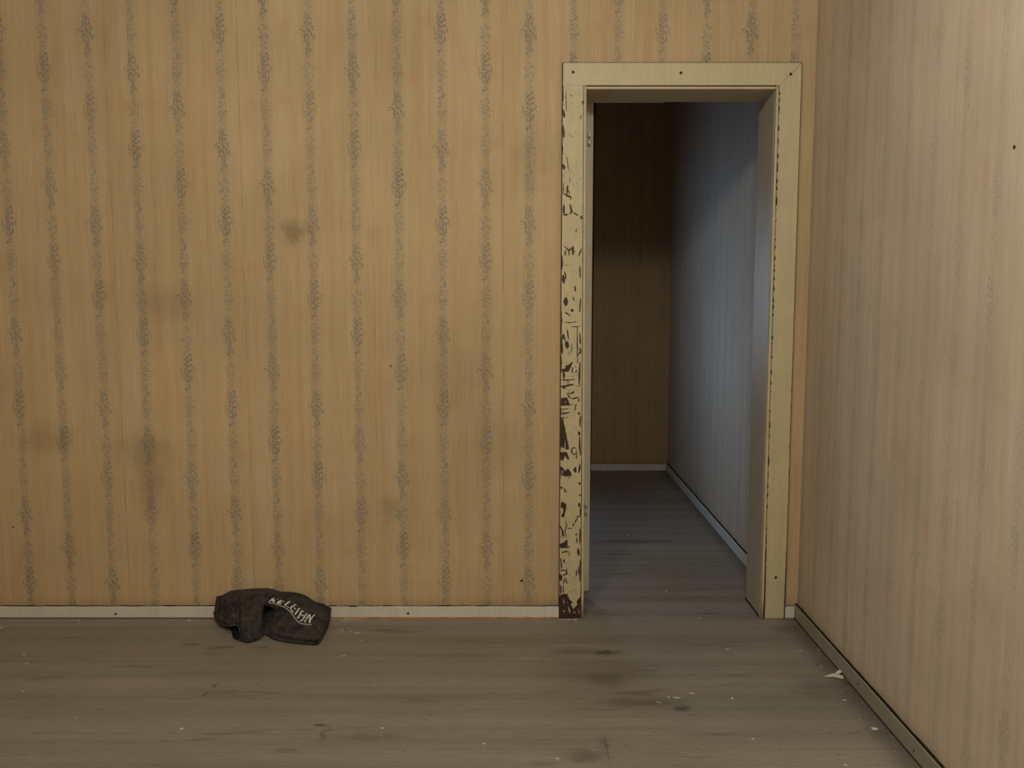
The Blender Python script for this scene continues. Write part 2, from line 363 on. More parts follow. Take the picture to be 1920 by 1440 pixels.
def peel_edges(lo, hi, axis, amount=0.5):
    def fn(N):
        s = N.x if axis == 'x' else N.z
        t = N.z if axis == 'x' else N.x
        a = N.m('DIVIDE', N.sub(s, lo), hi - lo, clamp=True)
        ed = N.m('MAXIMUM', N.ramp(a, 0.085, 0.0), N.ramp(a, 0.93, 1.0))
        low = N.ramp(N.z, 0.42, 0.0) if axis == 'x' else 0.0
        n = N.noise(N.xyz(N.mul(s, 70), N.mul(t, 42), 3.0), 1.0, 4, 0.65, 0.5)
        lim = N.mul(ed, N.add(amount, N.mul(low, 0.28)))
        big = N.ramp(N.sub(N.add(lim, 0.05), n), -0.01, 0.02)
        speck = N.ramp(N.noise(N.xyz(N.x, N.z, 31.0), 230.0, 2), 0.755, 0.78)
        return N.m('MAXIMUM', big, speck), N.mul(N.ramp(N.sub(lim, n), -0.07, 0.0), 0.2)
    return fn
MAT_CASING_L = paint('peeling_cream_paint', peel=peel_left)
MAT_CASING_R = paint('cream_paint_chipped_edges', peel=peel_edges(0.972, 1.050, 'x', 0.43))
MAT_CASING_T = paint('cream_paint_top_board', peel=peel_edges(1.998, 2.079, 'z', 0.30))
MAT_BEAD = paint('cream_paint_bead', peel=peel_edges(0.258, 0.279, 'x', 0.22))
MAT_BEAD_R = paint('cream_paint_bead_right', peel=peel_edges(0.955, 0.973, 'x', 0.30))
MAT_CREAM = paint('cream_paint')
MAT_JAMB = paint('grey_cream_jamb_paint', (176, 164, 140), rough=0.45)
MAT_DOOR = paint('grey_cream_door_paint', (214, 204, 182), rough=0.45)
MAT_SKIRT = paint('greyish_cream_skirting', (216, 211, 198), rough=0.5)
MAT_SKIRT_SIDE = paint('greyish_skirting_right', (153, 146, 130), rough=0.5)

def floor_material():
    N = Nodes('worn_brown_floor_sheet', 0.52, 0.32)
    x, y = N.x, N.y
    g1 = N.noise(N.xyz(N.mul(x, 2.2), N.mul(y, 70.0), 0.0), 1.0, 5, 0.62)
    g2 = N.noise(N.xyz(N.mul(x, 0.35), N.mul(y, 11.0), 5.0), 1.0, 3, 0.5)
    g3 = N.noise(N.xyz(N.mul(x, 14.0), N.mul(y, 240.0), 9.0), 1.0, 3, 0.6)
    cl = N.noise(N.xyz(x, y, 2.0), 2.3, 5, 0.6)
    sp = N.noise(N.xyz(x, y, 8.0), 260.0, 2)
    c = N.mix(N.ramp(g2, 0.3, 0.7), lin(131, 122, 111), lin(149, 139, 128))
    tone = N.mul(N.ramp(g1, 0.2, 0.8, 0.87, 1.08), N.ramp(g3, 0.2, 0.8, 0.84, 1.12))
    tone = N.mul(tone, N.mul(N.ramp(cl, 0.25, 0.75, 0.92, 1.06), N.ramp(sp, 0.2, 0.8, 0.88, 1.10)))
    c = N.mix(1.0, c, N.xyz(tone, tone, tone), 'MULTIPLY')
    # board joints showing through the sheet as faint darker lines
    bd = N.m('ABSOLUTE', N.sub(N.m('FLOORED_MODULO', N.add(y, N.mul(g2, 0.012)), 0.118), 0.059))
    c = N.mix(N.mul(N.ramp(bd, 0.014, 0.001), N.mul(N.ramp(cl, 0.4, 0.65), 0.16)), c, lin(84, 70, 52))
    scuff = N.mul(N.ramp(N.noise(N.xyz(N.mul(x, 3.0), N.mul(y, 16.0), 21.0), 1.0, 4, 0.6), 0.57, 0.72), 0.46)
    c = N.mix(scuff, c, lin(82, 66, 46))
    spots = N.ramp(N.noise(N.xyz(N.mul(x, 26.0), N.mul(y, 60.0), 31.0), 1.0, 2), 0.69, 0.75)
    c = N.mix(N.mul(spots, 0.55), c, lin(66, 50, 36))
    wob = N.scale(N.noise(N.xyz(x, y, 1.0), 16.0, 5, 0.7, color=True), 0.11, 0.07, 0.0, loc=(-0.055, -0.035, 0))
    for sx, sy, rx, ry, st in ((0.28, -0.52, .34, .20, .20), (-0.1, -0.25, .5, .07, .12), (0.335, -0.35, .075, .035, .55), (0.225, -0.33, .16, .05, .25), (0.40, -0.73, .22, .05, .34), (0.52, -0.765, .04, .03, .55),
                               (-0.955, -0.606, .014, .022, .55), (-0.96, -0.67, .010, .02, .4), (-0.56, -0.874, .026, .014, .6), (-0.535, -0.93, .016, .07, .36),
                               (-1.15, -0.272, .05, .022, .42), (-1.04, -0.30, .08, .022, .36), (-0.185, -0.37, .3, .05, .16), (0.20, -1.05, .09, .05, .34),
                               (-0.41, -0.94, .16, .025, .22), (-0.88, -0.30, .06, .02, .3), (0.30, -0.56, .10, .08, .26), (0.262, -0.98, .02, .06, .35),
                               (1.03, -0.12, .10, .07, .32), (0.98, -0.62, .12, .14, .2), (0.62, 1.05, .3, .05, .3)):
        c = N.mix(N.mul(N.blob(x, y, sx, sy, rx, ry, 0, wob), st * 1.3), c, lin(52, 38, 24))
    # dirt along the walls
    c = N.mix(N.mul(N.ramp(N.add(x, N.mul(cl, 0.04)), 1.02, 1.10), 0.50), c, lin(62, 49, 37))
    N.put(N.bsdf.inputs['Roughness'], N.ramp(N.add(g1, N.mul(cl, 0.5)), 0.4, 1.1, 0.46, 0.66))
    N.bump(N.add(g1, N.mul(g3, 0.5)), 0.22, 0.0012)
    return N.base(c)
MAT_FLOOR = floor_material()

# ------------------------------------------------------------------ the rooms
XR, XL, YF, CEIL = 1.104, -2.70, -5.20, 2.62
FXR, FXL, FY0, FY1 = 1.083, -0.85, 0.205, 2.83
floor = struct(box('floor', XL - .2, XR + .2, YF - .2, FY1 + .2, -0.12, -0.008, MAT_GRIME_SHADE))
G = 0.0004
for x0, x1, y0, y1 in ((XL, XR, -0.9245 + G, 0.33 - G), (XL, 0.262 - G, YF, -0.9245 - G), (0.262 + G, XR, YF, -0.9245 - G), (XL, XR, 0.33 + G, FY1)):
    box('floor_sheet', x0, x1, y0, y1, -0.008, 0.0, MAT_FLOOR, floor)

DX0, DX1, DZ = 0.262, 0.968, 1.992
struct(boxes('wall_back', [(XL - .2, DX0, 0, .205, 0, CEIL), (DX1, XR + .2, 0, .205, 0, CEIL), (DX0, DX1, 0, .205, DZ, CEIL)], MAT_PAPER_BACK))
WALL_BACK = bpy.data.objects['wall_back']
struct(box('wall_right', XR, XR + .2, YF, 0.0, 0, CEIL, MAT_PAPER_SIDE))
WALL_RIGHT = bpy.data.objects['wall_right']
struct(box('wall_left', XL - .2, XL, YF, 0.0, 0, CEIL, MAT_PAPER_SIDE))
struct(box('wall_front', XL - .2, XR + .2, YF - .2, YF, 0, CEIL, MAT_PAPER_BACK))
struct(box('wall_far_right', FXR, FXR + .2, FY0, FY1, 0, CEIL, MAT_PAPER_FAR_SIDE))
UY0, UY1, UZ0, UZ1 = 1.05, 1.59, 0.88, 1.52
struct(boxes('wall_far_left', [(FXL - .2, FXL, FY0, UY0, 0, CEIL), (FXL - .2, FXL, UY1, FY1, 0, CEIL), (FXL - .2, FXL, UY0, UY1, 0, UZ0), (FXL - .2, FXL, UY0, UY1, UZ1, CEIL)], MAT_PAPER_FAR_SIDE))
VX0, VX1, VZ0, VZ1 = -0.66, 0.06, 0.74, 1.86
struct(boxes('wall_far_back', [(FXL - .2, VX0, FY1, FY1 + .2, 0, CEIL), (VX1, FXR + .2, FY1, FY1 + .2, 0, CEIL), (VX0, VX1, FY1, FY1 + .2, 0, VZ0), (VX0, VX1, FY1, FY1 + .2, VZ1, CEIL)], MAT_PAPER_FAR))
struct(box('ceiling', XL - .2, XR + .2, YF - .2, FY1 + .2, CEIL, CEIL + .12, MAT_PLASTER))

def skirting(name, x0, x1, yf, yb, h, mat, axis='x', lean=0.0):
    """board with a small gap behind; its top edge carries a line of dark grime"""
    n = max(2, int(abs(x1 - x0) / 0.03))
    rnd = random.Random(len(name) * 7 + int(abs(x0) * 100))
    v, f = [], []
    for i in range(n + 1):
        s = x0 + (x1 - x0) * i / n
        j = lambda a: rnd.uniform(-a, a)
        pr = [(yf, 0.0015 + j(.0006)), (yf, h - 0.002 + j(.0005)), (yf + (yb - yf) * 0.15, h + j(.0006)), (yb, h + j(.0012)), (yb, 0.0015)]
        for d, z in pr: v.append((s, d, z) if axis == 'x' else (d, s, z))
    for i in range(n):
        for k in range(5):
            f.append((i * 5 + k, i * 5 + (k + 1) % 5, (i + 1) * 5 + (k + 1) % 5, (i + 1) * 5 + k))
    f.append((0, 1, 2, 3, 4)); f.append(tuple(n * 5 + k for k in (4, 3, 2, 1, 0)))
    o = mesh_obj(name, v, f, [mat, MAT_GRIME_SHADE])
    for p in o.data.polygons:
        if p.normal.z > 0.8: p.material_index = 1
    return struct(o)
SK = skirting('baseboard_back', XL, 0.181, -0.014, -0.002, 0.0475, MAT_SKIRT)
SK2 = skirting('baseboard_back', 1.052, XR - 0.0145, -0.014, -0.002, 0.0475, MAT_SKIRT)
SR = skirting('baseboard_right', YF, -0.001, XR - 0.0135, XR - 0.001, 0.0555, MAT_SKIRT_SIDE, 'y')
SF = skirting('baseboard_far_back', FXL, FXR - 0.013, FY1 - 0.013, FY1 - 0.001, 0.0475, MAT_SKIRT)
SFR = skirting('baseboard_far_right', FY0 + .01, FY1 - .0135, FXR - 0.013, FXR - 0.001, 0.055, MAT_SKIRT, 'y')
# raw wooden strip where the skirting meets the floor
box('wood_strip', -0.70, 0.181, -0.0185, -0.0142, 0.0003, 0.0055, MAT_RAW, SK)
box('wood_strip', -2.2, -0.72, -0.0165, -0.0142, 0.0003, 0.0030, MAT_BARE, SK)
o = box('wood_strip', XR - 0.0165, XR - 0.0137, -1.6, -0.015, 0.0003, 0.0035, MAT_BARE, SR)

def nail(parent, x, z, y, r=0.0055, axis='y', mat=None):
    """a sunk nail: a dimpled ring with the dark head inside"""
    v, f, n = [], [], 12
    prof = [(1.0, 0.0), (0.92, 0.0012), (0.62, 0.0012), (0.5, 0.0004), (0.0, 0.0006)]
    for rr, hh in prof[:-1]:
        for k in range(n):
            a = 2 * math.pi * k / n
            w = r * rr * (1 + 0.12 * math.sin(3 * a + x * 40))
            p = (math.cos(a) * w, -hh, math.sin(a) * w)
            v.append((x + p[0], y + p[1], z + p[2]) if axis == 'y' else (y + p[1], x + p[0], z + p[2]))
    v.append((x, y - 0.0006, z) if axis == 'y' else (y - 0.0006, x, z))
    for q in range(3):
        for k in range(n):
            f.append((q * n + k, q * n + (k + 1) % n, (q + 1) * n + (k + 1) % n, (q + 1) * n + k))
    for k in range(n): f.append((3 * n + k, 3 * n + (k + 1) % n, 4 * n))
    return mesh_obj('nail', v, f, mat or MAT_NAIL, parent, smooth=True)
nail(SK, -1.530, 0.0175, -0.0140, 0.0045)
nail(SK, -0.401, 0.0195, -0.0140, 0.0045)
nail(SF, 0.66, 0.030, FY1 - 0.0130, 0.0035)
nail(SR, -1.06, 0.022, XR - 0.0135, 0.0035, 'x')
nail(SR, -0.66, 0.030, XR - 0.0135, 0.0035, 'x')
nail(WALL_BACK, 0.037, 0.145, 0.0, 0.0050)
nail(WALL_BACK, -1.913, 0.357, 0.0, 0.0030)
nail(WALL_BACK, -0.438, 0.398, 0.0, 0.0022)
nail(WALL_RIGHT, -1.364, 1.578, XR, 0.0045, 'x')
# a bent tack sticking out of the paper
tube('nail', [(-0.4577, 0.002, 0.974), (-0.4577, -0.006, 0.975), (-0.4545, -0.010, 0.978), (-0.4525, -0.011, 0.983)], 0.0016, MAT_NAIL, WALL_BACK)

# ------------------------------------------------------------------ door frame
door = empty('door_1', (0.615, 0.0, 0.0), kind='structure')
bpy.context.view_layer.update()
CT = 0.019                                   # casing thickness
def peeling_board():
    """the left board: its face is a fine grid whose vertices store how much paint is gone there;
    the bare places lie a little lower than the paint"""
    import numpy as np
    nx, nz, z0, z1 = 40, 1000, 0.001, 1.9990
    zs = np.linspace(z0, z1, nz + 1); f = (zs - z0) / (z1 - z0)
    xl, xr = 0.1825 + (0.1845 - 0.1825) * f, 0.2640 + (0.2585 - 0.2640) * f
    u = np.linspace(0, 1, nx + 1)
    X = xl[:, None] + (xr - xl)[:, None] * u[None, :]
    Z = np.repeat(zs[:, None], nx + 1, 1)
    x, z = X * 1e4, Z * 1e4
    from mathutils import noise as mn
    warp = np.array([[mn.noise_vector(Vector((X[j, i] * 95, 0.3, Z[j, i] * 70)))[:2] for i in range(0, nx + 1)] for j in range(0, nz + 1)])
    x = x + warp[..., 0] * 11; z = z + warp[..., 1] * 16
    def seg(lines):
        out = np.zeros_like(x)
        for w, pts in lines:
            for n, ((ax, az), (bx, bz)) in enumerate(zip(pts[:-1], pts[1:])):
                i0, i1 = np.searchsorted(zs * 1e4, [min(az, bz) - w - 45, max(az, bz) + w + 45])
                px, pz = x[i0:i1], z[i0:i1]
                L = max((bx - ax) ** 2 + (bz - az) ** 2, 1e-6)
                t = np.clip(((px - ax) * (bx - ax) + (pz - az) * (bz - az)) / L, 0, 1)
                d = np.hypot(px - ax - t * (bx - ax), pz - az - t * (bz - az))
                out[i0:i1] = np.maximum(out[i0:i1], np.clip(0.5 + (w * (0.28 + 0.34 * np.sin(np.pi * np.clip((t + n) / len(pts[1:]), .04, .96))) - d) / 40.0, 0, 1))
        return out
    loss = seg(LOSS_LINES)
    for pg in LOSS_AREAS:
        ins = np.zeros_like(x, bool)
        for (ax, az), (bx, bz) in zip(pg, pg[1:] + pg[:1]):
            c = (az > z) != (bz > z)
            ins ^= c & (x < (bx - ax) * (z - az) / ((bz - az) or 1e-6) + ax)
        loss = np.maximum(loss, np.where(ins, 0.80, 0.9 * seg([[4, pg + pg[:1]]])))
    loss = np.minimum(loss, 1.0 - seg(KEPT_LINES))
    v = [(X[j, i], -CT + 0.0005 * float(loss[j, i] > 0.5), Z[j, i]) for j in range(nz + 1) for i in range(nx + 1)]
    m = nx + 1
    fc = [(j * m + i, j * m + i + 1, (j + 1) * m + i + 1, (j + 1) * m + i) for j in range(nz) for i in range(nx)]
    k = len(v)
    ring = [0, nx, nz * m + nx, nz * m]
    v += [(v[r][0], 0.0, v[r][2]) for r in ring]
    fc += [(ring[0], ring[3], k + 3, k), tuple([nx] + [k + 1, k + 2] + [ring[2]]), (ring[3], ring[2], k + 2, k + 3), (ring[0], k, k + 1, ring[1]), (k, k + 3, k + 2, k + 1)]
    me = bpy.data.meshes.new('casing_board'); me.from_pydata(v, [], fc)
    at = me.attributes.new('paint_loss', 'FLOAT', 'POINT')
    at.data.foreach_set('value', list(map(float, loss.ravel())) + [0.0] * 4)
    me.materials.append(MAT_CASING_L)
    o = bpy.data.objects.new('casing_board', me); COL.objects.link(o)
    o['label'] = 'left board with cream paint flaking off dark wood'
    return o
cl = under(peeling_board(), door)
cr = under(prism_xz('casing_board', [(0.9725, 0.001), (1.0512, 0.001), (1.0478, 2.0775), (0.9705, 1.9995)], -CT, 0.0, MAT_CASING_R, None, 0.0016), door)
ct = under(prism_xz('casing_board', [(0.1846, 1.9995), (0.9700, 1.9995), (1.0470, 2.0782), (0.1850, 2.0782)], -CT, 0.0, MAT_CASING_T, None, 0.0005), door)
# brown edge showing round the outside of the casing
for q in ([(0.1803, 0.001), (0.1830, 0.001), (0.1848, 2.0785), (0.1822, 2.0800)], [(1.0508, 0.001), (1.0530, 0.001), (1.0496, 2.0800), (1.0474, 2.0785)], [(0.1822, 2.0778), (1.0496, 2.0778), (1.0496, 2.0802), (0.1822, 2.0802)]):
    under(prism_xz('casing_edge', q, -0.0165, 0.0, MAT_BARE), door)
for b, pts in ((ct, ((0.2212, 2.0455), (0.6113, 2.0428), (1.0085, 2.0385))), (cr, ((1.0125, 0.164),))):
    for x, z in pts: nail(b, x, z, -CT, 0.0052)
for o in [c for b in (ct, cr) for c in b.children]: o.matrix_parent_inverse = o.parent.matrix_world.inverted()

def bead(name, a, b, w, mat):
    """half-round moulding from (x,z) a to b, w wide on its inner side"""
    ax = Vector((b[0] - a[0], 0, b[1] - a[1])); L = ax.normalized()
    s = Vector((-L.z, 0, L.x))
    v, f, n, seg = [], [], 8, 24
    for i in range(seg + 1):
        p = Vector((a[0], 0, a[1])) + ax * (i / seg)
        for k in range(n + 1):
            an = math.pi * k / n
            v.append(p + s * (w / 2 * math.cos(an)) + Vector((0, -0.0125 - 0.0045 * math.sin(an) ** 0.6, 0)))
        v.append(p - s * (w / 2) + Vector((0, 0.004, 0))); v.append(p + s * (w / 2) + Vector((0, 0.004, 0)))
    m = n + 3
    for i in range(seg):
        for k in range(m): f.append((i * m + k, i * m + (k + 1) % m, (i + 1) * m + (k + 1) % m, (i + 1) * m + k))
    f.append(tuple(range(m))); f.append(tuple(seg * m + k for k in reversed(range(m))))
    o = mesh_obj(name, v, f, mat, None, smooth=True)
    return under(o, door)
bead('bead_moulding', (0.2715, 0.001), (0.2655, 1.9985), 0.0105, MAT_BEAD)
bead('bead_moulding', (0.9645, 1.9985), (0.9665, 0.001), 0.0105, MAT_BEAD_R)
bead('bead_moulding', (0.2605, 1.9910), (0.9690, 1.9910), 0.0105, MAT_CREAM)
# dark wood at the bottom of the groove between board and bead
for q in ([(0.2570, 0.002), (0.2690, 0.002), (0.2630, 1.9990), (0.2520, 1.9990)], [(0.9660, 0.002), (0.9760, 0.002), (0.9740, 1.9990), (0.9650, 1.9990)], [(0.2620, 1.9930), (0.9690, 1.9930), (0.9690, 2.0030), (0.2620, 2.0030)]):
    under(prism_xz('groove', q, -0.0075, -0.001, MAT_BARE), door)
under(prism_xz('jamb_board', [(0.2500, 0.0), (0.2770, 0.0), (0.2710, 1.985), (0.2500, 1.985)], 0.0, 0.207, MAT_JAMB, None), door)
jr = under(prism_xz('jamb_board', [(0.9590, 0.0), (0.9800, 0.0), (0.9800, 1.985), (0.9570, 1.985)], 0.0, 0.207, MAT_JAMB, None), door)
under(box('jamb_board', 0.250, 0.980, 0.0, 0.207, 1.985, 2.004, MAT_CREAM), door)
under(box('jamb_foot', 0.9565, 0.9590, 0.0, 0.205, 0.0, 0.006, MAT_GRIME_SHADE), door)
# thin worn lip along part of the head
under(box('worn_lip', 0.303, 0.592, 0.2035, 0.2078, 1.9822, 1.9852, MAT_SLIVER), door)

# the door leaf, swung far back into the other room; only its hinge edge shows
def leaf():
    th, W, H0, H1 = 0.040, 0.70, 0.026, 1.989
    piv = Vector((0.283, 0.214, 0.0)); an = math.radians(116)
    d = Vector((math.cos(an), math.sin(an), 0)); n = Vector((math.sin(an), -math.cos(an), 0))
    def slab(name, s0, s1, t0, t1, z0, z1, mat, parent, bev=0.0):
        c = [piv + d * s + n * t for s, t in ((s0, t0), (s1, t0), (s1, t1), (s0, t1))]
        v = [(p.x, p.y, z) for z in (z0, z1) for p in c]
        return mesh_obj(name, v, BOXF, mat, parent, bev)
    lf = slab('door_leaf', 0, W, 0, th, H0, H1, MAT_DOOR, None, 0.0015)
    under(lf, door)
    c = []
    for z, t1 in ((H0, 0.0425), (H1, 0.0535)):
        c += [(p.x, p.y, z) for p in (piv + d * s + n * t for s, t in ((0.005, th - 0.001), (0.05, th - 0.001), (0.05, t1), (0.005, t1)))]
    mesh_obj('rebate_shade', c, BOXF, MAT_GRIME_SHADE, lf)  # rebate step coloured dark, so the shadow beside the hinge edge is painted in
    for z0, z1 in ((0.25, 0.85), (1.0, 1.8)):
        p = slab('door_panel', 0.12, W - 0.12, th, th + 0.004, z0, z1, MAT_DOOR, lf, 0.001)
    return lf, piv
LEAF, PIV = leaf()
def knuckle(z0, z1):
    v, f, n = [], [], 12
    x, y, r = 0.3005, 0.203, 0.0060
    prof = [(0.3, z0), (0.9, z0 + .001), (1, z0 + .003), (1, z1 - .003), (0.9, z1 - .001), (0.3, z1)]
    for rr, z in prof:
        for k in range(n):
            a = 2 * math.pi * k / n; v.append((x + r * rr * math.cos(a), y + r * rr * math.sin(a), z))
    for q in range(len(prof) - 1):
        for k in range(n): f.append((q * n + k, q * n + (k + 1) % n, (q + 1) * n + (k + 1) % n, (q + 1) * n + k))
    f.append(tuple(range(n))); f.append(tuple((len(prof) - 1) * n + k for k in range(n)))
    return mesh_obj('hinge_knuckle', v, f, MAT_STEEL, LEAF, smooth=True)
bpy.context.view_layer.update()
for z0, z1 in ((1.822, 1.838), (1.852, 1.868), (0.36, 0.376), (0.39, 0.406)):
    k = knuckle(z0, z1); k.matrix_parent_inverse = LEAF.matrix_world.inverted()
for k in LEAF.children: k.matrix_parent_inverse = LEAF.matrix_world.inverted()

